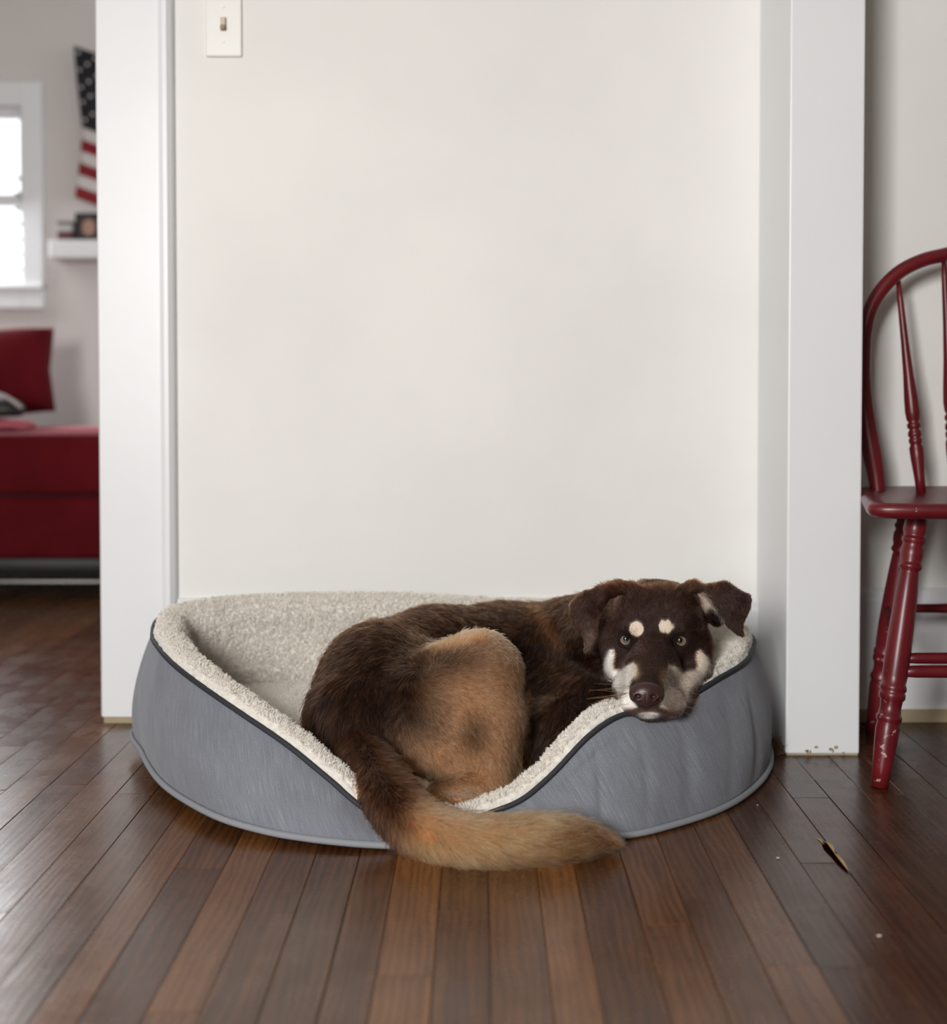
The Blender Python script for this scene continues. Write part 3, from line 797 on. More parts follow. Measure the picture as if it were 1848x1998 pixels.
class Field:
    """signed distance field on a rectilinear grid, finer where the head is"""
    def __init__(self, xs, ys, zs):
        self.ax = [np.array(a, np.float32) for a in (xs, ys, zs)]
        self.f = np.full(tuple(len(a) for a in self.ax), .06, np.float32)
    def sub(self, lo, hi):
        sl = tuple(slice(max(0, np.searchsorted(a, l) - 1), min(len(a), np.searchsorted(a, h) + 1)) for a, l, h in zip(self.ax, lo, hi))
        X, Y, Z = (a[s_] for a, s_ in zip(self.ax, sl))
        return sl, X[:, None, None], Y[None, :, None], Z[None, None, :]
    def blend(self, sl, d, k, cut=False):
        g = self.f[sl]
        if cut:
            d = -d; h = np.maximum(k - np.abs(g - d), 0) / k; self.f[sl] = np.maximum(g, d) + h * h * k * .25
        else:
            h = np.maximum(k - np.abs(g - d), 0) / k; self.f[sl] = np.minimum(g, d) - h * h * k * .25
    def cap(self, a, b, ra, rb, k=.01, cut=False):
        a, b = np.array(a), np.array(b); m = max(ra, rb) + k + .012
        sl, X, Y, Z = self.sub(np.minimum(a, b) - m, np.maximum(a, b) + m)
        ab = b - a; L2 = float(ab @ ab) + 1e-12
        t = np.clip(((X - a[0]) * ab[0] + (Y - a[1]) * ab[1] + (Z - a[2]) * ab[2]) / L2, 0, 1)
        d = np.sqrt((X - a[0] - t * ab[0]) ** 2 + (Y - a[1] - t * ab[1]) ** 2 + (Z - a[2] - t * ab[2]) ** 2) - (ra + (rb - ra) * t)
        self.blend(sl, d.astype(np.float32), k, cut)
    def ell(self, c, r, k=.01, cut=False):
        c, r = np.array(c), np.array(r); m = r + k + .012
        sl, X, Y, Z = self.sub(c - m, c + m)
        x, y, z = X - c[0], Y - c[1], Z - c[2]
        k0 = np.sqrt((x / r[0]) ** 2 + (y / r[1]) ** 2 + (z / r[2]) ** 2)
        k1 = np.sqrt((x / r[0] ** 2) ** 2 + (y / r[1] ** 2) ** 2 + (z / r[2] ** 2) ** 2) + 1e-9
        self.blend(sl, (k0 * (k0 - 1) / k1).astype(np.float32), k, cut)
    def ring(self, c, n, R, r, k, sx=1.0, sz=1.0):
        c = np.array(c); m = R + r + k + .012
        sl, X, Y, Z = self.sub(c - m, c + m)
        x, y, z = (X - c[0]) / sx, Y - c[1], (Z - c[2]) / sz
        h = x * n[0] + y * n[1] + z * n[2]
        q = np.sqrt(np.maximum(x * x + y * y + z * z - h * h, 0)) - R
        self.blend(sl, (np.sqrt(q * q + h * h) - r).astype(np.float32), k)
    def leaf(self, poly, ymid, th, k, lo, hi):
        """ear: a thick curved flap whose outline is poly (pixel units at its own depth)"""
        sl, X, Y, Z = self.sub(lo, hi)
        q = CAMH - Z; d = Y * cT + q * sT
        px = CX + FPX * X / d; py = CY - FPX * (Y * sT - q * cT) / d; px, py = np.broadcast_arrays(px, py)
        d2 = poly_sd(px, py, poly) * (2.06 / FPX)
        dy = np.abs(Y - ymid(px, py)) - th
        dd = np.sqrt(np.maximum(d2 + .003, 0) ** 2 + np.maximum(dy + .0, 0) ** 2) + np.minimum(np.maximum(d2 + .003, dy), 0) - .003
        self.blend(sl, dd.astype(np.float32), k)
    def mesh(self):
        f = self.f; ins = f < 0
        s_ = [slice(None, -1), slice(1, None)]
        cnt = np.zeros(tuple(n - 1 for n in f.shape), np.int8)
        for a in (0, 1):
            for b in (0, 1):
                for c in (0, 1): cnt += ins[s_[a], s_[b], s_[c]]
        I = np.argwhere((cnt > 0) & (cnt < 8)); n = len(I)
        idx = np.full(cnt.shape, -1, np.int32); idx[tuple(I.T)] = np.arange(n)
        acc = np.zeros((n, 3)); num = np.zeros(n)
        co = [self.ax[a] for a in range(3)]
        for axis in range(3):
            o1, o2 = [a for a in range(3) if a != axis]
            for p in (0, 1):
                for q in (0, 1):
                    A = I.copy(); A[:, o1] += p; A[:, o2] += q; B = A.copy(); B[:, axis] += 1
                    fa, fb = f[tuple(A.T)], f[tuple(B.T)]; m = (fa < 0) != (fb < 0)
                    t = fa[m] / (fa[m] - fb[m])
                    P = np.stack([co[a][A[m, a]] for a in range(3)], 1)
                    P[:, axis] += t * (co[axis][B[m, axis]] - co[axis][A[m, axis]])
                    acc[m] += P; num[m] += 1
        V = acc / num[:, None]
        quads = []
        for axis in range(3):
            o1, o2 = [(1, 2), (2, 0), (0, 1)][axis]
            sa = [slice(None)] * 3; sb = [slice(None)] * 3; sa[axis] = slice(None, -1); sb[axis] = slice(1, None)
            E_ = np.argwhere(ins[tuple(sa)] != ins[tuple(sb)])
            E_ = E_[(E_[:, o1] > 0) & (E_[:, o2] > 0) & (E_[:, o1] < f.shape[o1] - 1) & (E_[:, o2] < f.shape[o2] - 1)]
            c = []
            for p, q in ((1, 1), (0, 1), (0, 0), (1, 0)):
                K = E_.copy(); K[:, o1] -= p; K[:, o2] -= q; c.append(idx[tuple(K.T)])
            Q = np.stack(c, 1); flip = ~ins[tuple(E_.T)]
            Q[flip] = Q[flip][:, ::-1]; quads.append(Q)
        Q = np.concatenate(quads); Q = Q[(Q >= 0).all(1)]
        return V, Q
def poly_sd(px, py, poly):
    P = np.array(poly, float); d = np.full(np.shape(px), 1e9); inside = np.zeros(np.shape(px), bool)
    for (ax, ay), (bx, by) in zip(P, np.roll(P, -1, 0)):
        ex, ey = bx - ax, by - ay
        t = np.clip(((px - ax) * ex + (py - ay) * ey) / (ex * ex + ey * ey + 1e-9), 0, 1)
        d = np.minimum(d, (px - ax - t * ex) ** 2 + (py - ay - t * ey) ** 2)
        c = ((ay > py) != (by > py)) & (px < (bx - ax) * (py - ay) / (by - ay + 1e-12) + ax); inside ^= c
    d = np.sqrt(d); return np.where(inside, -d, d)
def smooth_mesh(V, Q, it, lam=.5):
    E_ = np.concatenate([Q[:, [0, 1]], Q[:, [1, 2]], Q[:, [2, 3]], Q[:, [3, 0]]]); n = len(V)
    deg = np.bincount(E_[:, 0], minlength=n) + np.bincount(E_[:, 1], minlength=n)
    for k in range(it):
        A = np.stack([np.bincount(E_[:, 0], V[E_[:, 1], c], n) + np.bincount(E_[:, 1], V[E_[:, 0], c], n) for c in range(3)], 1) / np.maximum(deg, 1)[:, None]
        V = V + (A - V) * lam
    return V

HY = -.018                      # the head sits a touch nearer than first measured
def S(px, py, Y, r): return at(px, py, Y), r * Y / FPX
def axis_pts(lo, hi, f0, f1, fine, coarse):
    return np.unique(np.concatenate([np.arange(lo, f0, coarse), np.arange(f0, f1, fine), np.arange(f1, hi, coarse)]).round(5))
B = Field(axis_pts(-.32, .46, .155, .425, .0017, .0042), axis_pts(1.66, 2.47, 1.86, 2.13, .0017, .0045), axis_pts(-.004, .37, .125, .345, .0017, .0042))
def chain(pts, k):
    for p, q in zip(pts[:-1], pts[1:]):
        a, ra = S(*p); b, rb = S(*q); B.cap(a, b, ra, rb, k)
TORSO = [(705, 1402, 2.06, 108), (748, 1342, 2.13, 120), (850, 1304, 2.22, 113), (980, 1297, 2.27, 113), (1090, 1296, 2.27, 113), (1140, 1272, 2.235, 102), (1205, 1238, 2.16, 88)]
chain(TORSO, .03)
chain([(960, 1400, 2.19, 105), (1090, 1400, 2.18, 105), (1150, 1390, 2.12, 85)], .03)
chain([(1060, 1440, 2.10, 80), (1110, 1440, 2.06, 75), (1150, 1470, 2.0, 45)], .02)
chain([(1040, 1500, 2.06, 60), (1120, 1480, 2.0, 50)], .02)
chain([(715, 1462, 2.02, 86), (800, 1470, 2.01, 72)], .03)
THIGH = [(775, 1408, 2.06, 108), (938, 1314, 2.02, 80)]
chain(THIGH, .022)
chain([(942, 1320, 2.02, 78), (958, 1400, 1.995, 66), (958, 1482, 1.965, 58)], .014)
chain([(850, 1420, 2.02, 100), (880, 1480, 1.985, 62)], .02)
chain([(860, 1548, 1.93, 26), (900, 1548, 1.925, 30), (968, 1530, 1.935, 36)], .012)
TAIL = [(700, 1465, 2.01, 58), (728, 1512, 1.925, 50), (768, 1568, 1.835, 46), (828, 1620, 1.78, 43), (905, 1645, 1.752, 43), (1000, 1645, 1.748, 41), (1080, 1641, 1.757, 35), (1140, 1642, 1.768, 21), (1190, 1644, 1.775, 5)]
TAILc = catmull([np.r_[p] for p in TAIL], 4, False)
for p, q in zip(TAILc[:-1], TAILc[1:]):
    a, ra = S(*p); b, rb = S(*q); B.cap(a, b, ra, rb, .012)
# head
def Hs_(px, py, Y, r): return S(px, py, Y + HY, r)
def hcap(p, q, k=.012, cut=False):
    a, ra = Hs_(*p); b, rb = Hs_(*q); B.cap(a, b, ra, rb, k, cut)
def hell(px, py, Y, rx, ry, rd, k=.012, cut=False):
    s_ = (Y + HY) / FPX; B.ell(at(px, py, Y + HY), (rx * s_, rd, ry * s_), k, cut)
hell(1284, 1226, 2.10, 94, 94, .080)
hcap((1205, 1240, 2.14, 80), (1240, 1240, 2.15, 80), .03)
hcap((1246, 1205, 2.062, 42), (1248, 1190, 2.07, 42), .02)
hcap((1316, 1203, 2.062, 42), (1314, 1190, 2.07, 42), .02)
hcap((1234, 1221, 2.038, 14), (1248, 1218, 2.036, 13), .014)
hcap((1303, 1218, 2.036, 13), (1317, 1221, 2.038, 14), .014)
hcap((1204, 1262, 2.075, 30), (1206, 1304, 2.055, 27), .016)
hcap((1360, 1262, 2.075, 33), (1358, 1308, 2.055, 29), .016)
hcap((1222, 1345, 2.02, 28), (1240, 1370, 1.975, 26), .014)
hcap((1340, 1335, 2.03, 28), (1321, 1366, 1.985, 25), .014)
hcap((1276, 1255, 2.035, 31), (1263, 1338, 1.942, 26), .014)
hcap((1272, 1312, 2.015, 58), (1264, 1360, 1.962, 48), .016)
hcap((1234, 1372, 1.948, 24), (1250, 1376, 1.935, 20), .008)
hcap((1308, 1372, 1.950, 28), (1282, 1377, 1.935, 20), .008)
hcap((1262, 1386, 1.948, 17), (1285, 1387, 1.950, 17), .008)
hcap((1300, 1384, 1.965, 18), (1326, 1370, 2.0, 17), .012)
# mouth crease
hcap((1236, 1395, 1.925, 2.5), (1262, 1380, 1.915, 2), .004, True)
hcap((1262, 1380, 1.915, 2), (1305, 1396, 1.932, 2.5), .004, True)
# stop and tear grooves between brow and muzzle
hell(1222, 1250, 2.024, 15, 14, .007, .010, True)
hell(1328, 1251, 2.024, 15, 14, .007, .010, True)
# ears
EARL = [(1264, 1152), (1240, 1141), (1215, 1138), (1190, 1143), (1165, 1149), (1142, 1153), (1126, 1163), (1112, 1178), (1111, 1196), (1120, 1214), (1130, 1230), (1139, 1246), (1141, 1258), (1139, 1270), (1143, 1272), (1152, 1264), (1161, 1253), (1166, 1240), (1166, 1224), (1169, 1204), (1176, 1186), (1190, 1168), (1215, 1160), (1250, 1168)]
EARR = [(1320, 1146), (1338, 1137), (1352, 1135), (1372, 1141), (1392, 1139), (1410, 1136), (1425, 1142), (1440, 1150), (1460, 1160), (1465, 1168), (1464, 1182), (1458, 1198), (1451, 1213), (1449, 1226), (1452, 1238), (1449, 1242), (1440, 1239), (1428, 1229), (1418, 1219), (1409, 1203), (1399, 1187), (1388, 1174), (1376, 1162), (1360, 1156), (1335, 1158)]
def ymL(px, py): return 2.060 + HY + np.clip((1175 - px) / 60, -1.2, 1.2) * .012 - np.clip((py - 1150) / 120, -.2, 1) * .022 - .010 * np.exp(-((px - 1148) / 22) ** 2 - ((py - 1200) / 35) ** 2) + .016 * np.clip((px - 1190) / 60, 0, 1)
def ymR(px, py): return 2.062 + HY + np.clip((px - 1390) / 70, -1, 1.2) * .012 - np.clip((py - 1150) / 90, -.2, 1) * .016 - .010 * np.exp(-((px - 1428) / 22) ** 2 - ((py - 1180) / 30) ** 2) + .014 * np.clip((1375 - px) / 50, 0, 1)
lo, hi = at(1090, 1290, 2.0), at(1260, 1110, 2.12); B.leaf(EARL, ymL, .0035, .007, (lo[0], 1.96, lo[2]), (hi[0], 2.12, hi[2] + .02))
lo, hi = at(1300, 1260, 2.0), at(1490, 1110, 2.12); B.leaf(EARR, ymR, .0035, .007, (lo[0], 1.96, lo[2]), (hi[0], 2.12, hi[2] + .02))
# inside of the right ear: flap base behind the opening, then the hollow
hcap((1362, 1166, 2.075, 20), (1398, 1205, 2.085, 17), .008)
hell(1396, 1200, 2.055, 9, 17, .012, .006, True)

# front surface depth along a pixel ray, read off the field
def surf(px, py, y0=1.86, y1=2.3):
    Ys = np.arange(y0, y1, .0008); P = np.array([at(px, py, y) for y in Ys])
    ix = [np.clip(np.searchsorted(B.ax[a], P[:, a]) - 1, 0, len(B.ax[a]) - 2) for a in range(3)]
    tt = [np.clip((P[:, a] - B.ax[a][ix[a]]) / (B.ax[a][ix[a] + 1] - B.ax[a][ix[a]]), 0, 1) for a in range(3)]
    v = 0
    for a in (0, 1):
        for b in (0, 1):
            for c in (0, 1):
                w = (tt[0] if a else 1 - tt[0]) * (tt[1] if b else 1 - tt[1]) * (tt[2] if c else 1 - tt[2])
                v = v + w * B.f[ix[0] + a, ix[1] + b, ix[2] + c]
    k = np.argmax(v < 0); return Ys[k] if v[k] < 0 else None
EYES = []
for ex, ey, sd in ((1221.5, 1247, -1), (1326.5, 1249, 1)):
    ys = surf(ex, ey, 1.95, 2.15)
    c = at(ex, ey, ys + .0050); R = .0105
    nrm = np.array([sd * .16, -1, .06]); nrm /= np.linalg.norm(nrm)
    EYES.append((c, R, nrm, sd))
    B.ell(c, (R * 1.0,) * 3, .003, True)
    # lids: a soft rim round the opening, the upper one heavier
    rc_ = c + nrm * .0062
    B.ring(rc_, nrm, .0094, .0021, .004, 1.08, .95)
    B.ring(rc_ + np.array([0, -.0006, -.0014]), nrm, .0094, .0019, .003, 1.10, .98)
# rest the body on the cushion, keep the tail off the floor
zz = np.maximum(.003, np.where((B.ax[1][None, :] > 1.87), cush_z(B.ax[0][:, None], B.ax[1][None, :]) - .006, 0))
B.f = np.maximum(B.f, (zz[:, :, None] - B.ax[2][None, None, :]).astype(np.float32))
DV, DQ = B.mesh(); DV = smooth_mesh(DV, DQ, 3, .5)
DN = vert_normals(DV, DQ)

# ---- coat colours (own colours, with shade painted into the ear hollow and skin)
CHOC = np.array([.011, .0042, .0022]); CHOC_L = np.array([.038, .0135, .0055]); TAN = np.array([.37, .195, .100]); RUST = np.array([.17, .062, .020])
CREAM = np.array([.86, .72, .58]); WHITE = np.array([.91, .87, .80]); FACE = np.array([.050, .0225, .0155]); GREYTAN = np.array([.28, .215, .16]); LIPR = np.array([.30, .16, .125])
def crop(pts): return [(1150 + x / 6.844, 1180 + y / 6.844) for x, y in pts]
LWHITE = crop([(270, 605), (318, 585), (345, 640), (348, 760), (335, 830), (370, 865), (450, 845), (520, 800), (590, 765), (635, 830), (625, 930), (565, 1005), (535, 1090), (540, 1190), (590, 1310), (640, 1370), (560, 1400), (440, 1400), (380, 1320), (370, 1170), (295, 1060), (225, 950), (195, 800)])
RWHITE = crop([(1420, 630), (1480, 590), (1575, 690), (1600, 790), (1560, 900), (1480, 1000), (1390, 1090), (1320, 1190), (1310, 1290), (1200, 1410), (1080, 1420), (940, 1370), (990, 1260), (1010, 1130), (990, 1030), (1030, 900), (1060, 810), (1150, 815), (1235, 905), (1290, 880), (1380, 880), (1435, 820), (1415, 720)])
RGREY = crop([(1010, 920), (1080, 870), (1150, 960), (1190, 1080), (1260, 1180), (1200, 1330), (1080, 1390), (990, 1330), (1020, 1180), (1000, 1040)])
def sm(x, a, b): t = np.clip((x - a) / (b - a), 0, 1); return t * t * (3 - 2 * t)
LIPS = crop([(430, 1380), (560, 1370), (700, 1390), (760, 1400), (850, 1380), (1000, 1390), (1110, 1400), (1240, 1320), (1310, 1280), (1230, 1420), (1120, 1530), (980, 1490), (880, 1440), (760, 1420), (640, 1450), (520, 1500), (450, 1460)])
EARIN = [(1362, 1158), (1372, 1156), (1384, 1170), (1400, 1192), (1412, 1208), (1408, 1212), (1396, 1196), (1386, 1186), (1376, 1196), (1368, 1180)]
def head_mask(P):
    px, py = proj(P)
    return ((px > 1100) & (P[:, 1] < 2.125) & (py < 1410) & ~((px < 1172) & (py > 1275))) & ((px > 1172) | (P[:, 1] < 2.085)) & ~((py > 1330) & (P[:, 1] > 2.06))
def tail_mask(P):
    px, py = proj(P)
    return (py > 1452 + np.clip((px - 740) * .78, -30, 105)) & (P[:, 1] < 2.0) & (py < 1760) & (px > 660)
def thigh_mask(P):
    px, py = proj(P); return sm(P[:, 1] * -1, -2.135, -2.09) * sm(px, 690, 860) * (1 - sm(px, 1036, 1042))
def coat(P, rng, amt=1.0):
    px, py = proj(P); n = len(P)
    j = vnoise(P, .012) * .5 + vnoise(P, .004) * .5
    jit = (rng.randn(n) * .5 + j) * amt
    c = CHOC + (CHOC_L - CHOC) * np.clip(.42 + .35 * j + .30 * rng.randn(n) * amt, 0, 1.3)[:, None]
    # reddish ridge of the shoulder
    w = np.exp(-((px - (1052 + (py - 1185) * .55)) / 16) ** 2) * sm(py, 1170, 1190) * (1 - sm(py, 1230, 1275)) * .8
    c = c * (1 - w[:, None]) + RUST * .75 * w[:, None]
    # thigh: tan over a brown ground
    th = thigh_mask(P)
    edge = np.maximum(sm(px, 780, 900), sm(py, 1380, 1470) * sm(px, 740, 800)) * (1 - .75 * np.exp(-((px - 860) / 90) ** 2 - ((py - 1285) / 35) ** 2))
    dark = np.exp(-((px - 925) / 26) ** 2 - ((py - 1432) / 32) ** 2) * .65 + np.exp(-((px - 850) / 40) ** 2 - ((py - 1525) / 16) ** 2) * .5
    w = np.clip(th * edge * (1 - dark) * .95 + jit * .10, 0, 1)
    tanc = TAN * 1.22 + (RUST * 1.5 - TAN * 1.22) * np.clip(sm(px, 960, 1020) * sm(py, 1400, 1520) * .5 + rng.rand(n) * .35, 0, 1)[:, None]
    c = c * (1 - w[:, None]) + tanc * w[:, None]
    w = thigh_mask(P) * np.exp(-((py - (1262 - (px - 850) * .30)) / 13) ** 2) * sm(px, 836, 862) * (1 - sm(px, 950, 1000))
    c = c * (1 - w[:, None]) + (TAN * 1.7) * w[:, None]
    w = (sm(py, 1538, 1552) * (P[:, 1] < 1.97) * (px > 835) * (px < 1000))[:, None]; c = c * (1 - w) + np.array([.42, .265, .18]) * w
    # tail: brown at the root, tan along its length
    tm = tail_mask(P).astype(float)
    along = sm(px + (py - 1550) * .5, 770, 880)
    tc_ = CHOC_L * 1.25 * (1 - along[:, None]) + (np.array([.50, .245, .112]) * (1 - .58 * sm(px, 1020, 1190)[:, None])) * along[:, None]
    lt = np.exp(-((px - 860) / 60) ** 2 - ((py - 1590) / 26) ** 2) * .55
    tc_ = tc_ * (1 - lt[:, None]) + TAN * 1.5 * lt[:, None]
    tc_ = tc_ * (1 + .28 * np.clip(rng.randn(n), -1.5, 2))[:, None]
    c = c * (1 - tm[:, None]) + tc_ * tm[:, None]
    # head
    hm = head_mask(P).astype(float)
    hc = FACE * (1 + .22 * np.clip(jit, -1.5, 1.5))[:, None]
    def put(w, col):
        nonlocal hc
        hc = hc * (1 - w[:, None]) + np.asarray(col) * w[:, None]
    s_ = 4.0; J = jit * 3.6
    for (ex, ey) in ((1221.5, 1248), (1326.5, 1250)):
        put(.85 * np.exp(-(((px - ex) / 20) ** 2 + ((py - ey) / 17) ** 2) ** 2), FACE * .32)
    put(sm(-(poly_sd(px, py, RWHITE) + J), -s_, s_), CREAM * .80)
    put(.9 * sm(-(poly_sd(px, py, RGREY) - 4 + J * 1.5), -s_ * 2, s_ * 2), GREYTAN)
    put(.75 * np.exp(-((px - 1293) / 7) ** 2 - ((py - 1318) / 16) ** 2), np.array([.30, .155, .05]))
    put(.65 * np.exp(-((px - 1240) / 7) ** 2 - ((py - 1313) / 10) ** 2), np.array([.55, .33, .17]))
    put(sm(-(poly_sd(px, py, LWHITE) + J), -s_, s_), WHITE)
    put(.55 * np.exp(-((px - 1240) / 8) ** 2 - ((py - 1309) / 14) ** 2), np.array([.60, .40, .24]))
    put(.62 * sm(-(poly_sd(px, py, LIPS) + J), -s_, s_), LIPR)
    put(np.exp(-(((px - 1266) / 22) ** 2 + ((py - 1396) / 7) ** 2) ** 2), WHITE)
    put(1 - sm(np.hypot((px - 1242) / 14.5, (py - 1227) / 15.5) + J * .05, .85, 1.08), CREAM * .84)
    put(1 - sm(np.hypot((px - 1299.5) / 15.5, (py - 1222.5) / 14.0) + J * .05 + .10 * np.sin(px * .5), .80, 1.08), CREAM * .82)
    # ears: darker, a lighter rim, pale inside
    dl = poly_sd(px, py, EARL)
    ear = (px < 1170) | (px > 1400)
    w = ear * sm(-np.abs(dl + 2), -4, -1) * .30 * (px < 1172); put(w, RUST)
    w = .75 * np.exp(-((px - 1150) / 14) ** 2 - ((py - 1245) / 26) ** 2) * ear; put(w, np.array([.20, .13, .09]))
    put(sm(-(poly_sd(px, py, EARIN) + J), -2.5, 2.5), CREAM * .75)
    put(.95 * np.exp(-(((px - 1396) / 12) ** 2 + ((py - 1206) / 14) ** 2) ** 2), FACE * .15)  # ear hollow: dark inside, deepened by shade painted into the colour
    w = .55 * np.exp(-((px - 1194) / 5) ** 2 - ((py - 1184) / 9) ** 2); put(w, RUST)
    w = .5 * np.exp(-((py - 1143 + np.abs(px - 1270) * .02) / 9) ** 2) * (px > 1180) * (px < 1400); put(w, RUST * .8)
    c = c * (1 - hm[:, None]) + hc * hm[:, None]
    return np.clip(c, .003, .92)
rngc = np.random.RandomState(8)
skin = coat(DV, rngc, .3); skin = skin * (.40 + .5 * sm(skin[:, :1], .25, .6))  # skin darkened to stand for shade between the hairs
def coat_mat(name, rough=.75):
    n = N(name); a = n.n('ShaderNodeAttribute', attribute_name='col'); n.l(a.outputs['Color'], n.b.inputs['Base Color'])
    n.b.inputs['Roughness'].default_value = rough; n.b.inputs['Specular IOR Level'].default_value = .2
    return n.m
body = link('body', mesh_np('body', DV, DQ), coat_mat('dog_skin'), dog)
ca = body.data.color_attributes.new('col', 'FLOAT_COLOR', 'POINT')
ca.data.foreach_set('color', np.concatenate([skin, np.ones((len(skin), 1))], 1).astype(np.float32).ravel())

# ---- nose leather
NS_ = Field(*[np.arange(c - .026, c + .026, .0007) for c in at(1261, 1356, 1.925 + HY)])
ny = surf(1261, 1352, 1.86, 2.05)
def nell(px, py, dy, rx, ry, rd, k, cut=False):
    s_ = ny / FPX; NS_.ell(at(px, py, ny + dy), (rx * s_, rd, ry * s_), k, cut)
NS_ = Field(*[np.arange(c - .034, c + .034, .0008) for c in at(1261, 1356, ny)])
nell(1261, 1348, .004, 32, 18.5, .0125, .004)
nell(1261, 1358, .003, 25, 23, .0130, .006)
nell(1242, 1357, .002, 14, 14, .0110, .004)
nell(1280, 1358, .002, 14, 14, .0110, .004)
nell(1244.5, 1359.5, -.0095, 6.0, 5.0, .006, .002, True)
nell(1235, 1364.5, -.006, 6.0, 2.6, .006, .002, True)
nell(1275.5, 1360.5, -.0095, 6.0, 5.0, .006, .002, True)
nell(1286, 1365.5, -.006, 6.0, 2.6, .006, .002, True)
NS_.cap(at(1260.5, 1352, ny - .0125), at(1260.5, 1384, ny - .0085), .0009, .0009, .002, True)
NV, NQ = NS_.mesh(); NV = smooth_mesh(NV, NQ, 2, .5)
def nose_mat():
    n = N('liver_brown_nose_leather'); tc = n.n('ShaderNodeTexCoord')
    v = n.n('ShaderNodeTexVoronoi', Scale=620.0); n.l(tc.outputs['Object'], v.inputs['Vector'])
    n.b.inputs['Base Color'].default_value = (.040, .017, .016, 1); n.b.inputs['Roughness'].default_value = .36
    n.bump(v.outputs['Distance'], .28, .0006); return n.m
link('nose', mesh_np('nose', NV, NQ), nose_mat(), dog, label='moist liver brown nose leather')

# ---- eyes
def eye_mat(name, iris_in, iris_out):
    n = N(name); tc = n.n('ShaderNodeTexCoord'); sx = n.n('ShaderNodeSeparateXYZ'); n.l(tc.outputs['Object'], sx.inputs[0])
    m = n.n('ShaderNodeMath', operation='DIVIDE'); n.l(sx.outputs['Z'], m.inputs[0]); m.inputs[1].default_value = .0105
    ac = n.n('ShaderNodeMath', operation='ARCCOSINE'); n.l(m.outputs[0], ac.inputs[0])
    dv = n.n('ShaderNodeMath', operation='DIVIDE'); n.l(ac.outputs[0], dv.inputs[0]); dv.inputs[1].default_value = 1.6
    r = n.ramp(dv.outputs[0], [(0, (.004, .004, .005)), (.205, (.004, .004, .005)), (.235, iris_in), (.435, iris_out), (.455, (.02, .014, .010)), (.475, (.03, .02, .015)), (.51, (.42, .32, .30)), (1, (.40, .28, .26))])
    n.l(r.outputs[0], n.b.inputs['Base Color']); n.b.inputs['Roughness'].default_value = .08
    n.b.inputs['Coat Weight'].default_value = 1.0; n.b.inputs['Coat Roughness'].default_value = .01; return n.m
for (c, R, nrm, sd), cols in zip(EYES, (((.12, .095, .065), (.24, .20, .15)), ((.11, .09, .035), (.29, .215, .08)))):
    bm = bmesh.new(); bmesh.ops.create_uvsphere(bm, u_segments=40, v_segments=28, radius=R)
    for v in bm.verts:    # corneal bulge
        b = max(0, v.co.normalized().z - .72); v.co *= 1 + .30 * b * b * 3
    o = link('eye', mesh_bm('eye', bm, True), eye_mat('dog_eye', *cols), dog, label=('greyish hazel eye' if sd < 0 else 'amber green eye'))
    g = Vector((-c[0] * .9 + .02, -c[1], CAMH - c[2] + .22)) if sd < 0 else Vector((-c[0] * .9 - .10, -c[1], CAMH - c[2] + .05))
    o.location = c; o.rotation_euler = g.to_track_quat('Z', 'Y').to_euler()

# ---- coat strands
def guides(G, px, py, sig):
    G = np.array(G, float); n = len(px); D = np.zeros((n, 2)); L = np.zeros(n); W = np.zeros(n) + 1e-12
    for gx, gy, dx, dy, ln in G:
        m = math.hypot(dx, dy); w = 1 / (((px - gx) ** 2 + (py - gy) ** 2) / sig ** 2 + .03) ** 1.6
        D[:, 0] += w * dx / m; D[:, 1] += w * dy / m; L += w * ln; W += w
    return D / W[:, None], L / W
G_TORSO = [(1150, 1230, -1, .4, 14), (1100, 1180, -1, .1, 13), (1000, 1185, -1, .03, 14), (900, 1190, -1, .08, 15), (800, 1205, -.9, .35, 16), (720, 1235, -.8, .6, 17), (660, 1290, -.55, .85, 18), (610, 1380, -.35, 1, 22),
           (590, 1430, -.2, 1, 24), (640, 1440, .05, 1, 20), (700, 1360, .0, 1, 16), (720, 1290, -.35, .8, 16), (800, 1250, -.7, .4, 15), (1080, 1220, .3, .9, 15), (1100, 1350, -.1, 1, 16), (1160, 1420, 0, 1, 16), (1060, 1450, -.1, 1, 16), (900, 1240, -1, .1, 14), (700, 1440, .1, 1, 16)]
G_THIGH = [(870, 1248, -.45, -.75, 15), (930, 1235, .05, -.9, 9), (820, 1275, -.5, -.75, 13), (770, 1300, -.4, -.3, 12), (985, 1255, .7, .4, 8), (1012, 1305, .55, .85, 9), (1028, 1400, .35, .95, 12), (1026, 1460, .2, 1, 14), (900, 1300, 1, .05, 11), (950, 1300, 1, .15, 10),
           (880, 1365, .9, .40, 12), (960, 1365, .9, .42, 11), (850, 1425, .75, .65, 12), (930, 1450, .55, .8, 12), (1000, 1440, .45, .9, 12), (815, 1480, .6, .8, 12), (900, 1510, .5, .9, 13), (975, 1505, .4, .95, 14), (750, 1400, .15, 1, 14), (790, 1335, .5, .7, 13), (760, 1460, .4, .9, 12), (900, 1548, .7, .3, 9)]
G_TAIL = [(700, 1470, .3, 1, 16), (745, 1525, .45, .9, 20), (715, 1560, .35, .95, 18), (765, 1610, .6, .85, 24), (800, 1655, .55, .85, 28), (850, 1690, .5, .87, 30), (820, 1560, .75, .55, 18), (880, 1590, .95, .25, 22), (870, 1630, .8, .55, 28), (930, 1660, .85, .5, 30), (930, 1700, .65, .75, 32),
          (1000, 1615, 1, -.08, 28), (1000, 1690, .85, .42, 32), (1000, 1650, 1, .12, 32), (1100, 1605, 1, -.02, 30), (1100, 1670, .95, .2, 32), (1170, 1640, 1, .0, 22), (960, 1590, .95, -.1, 22)]
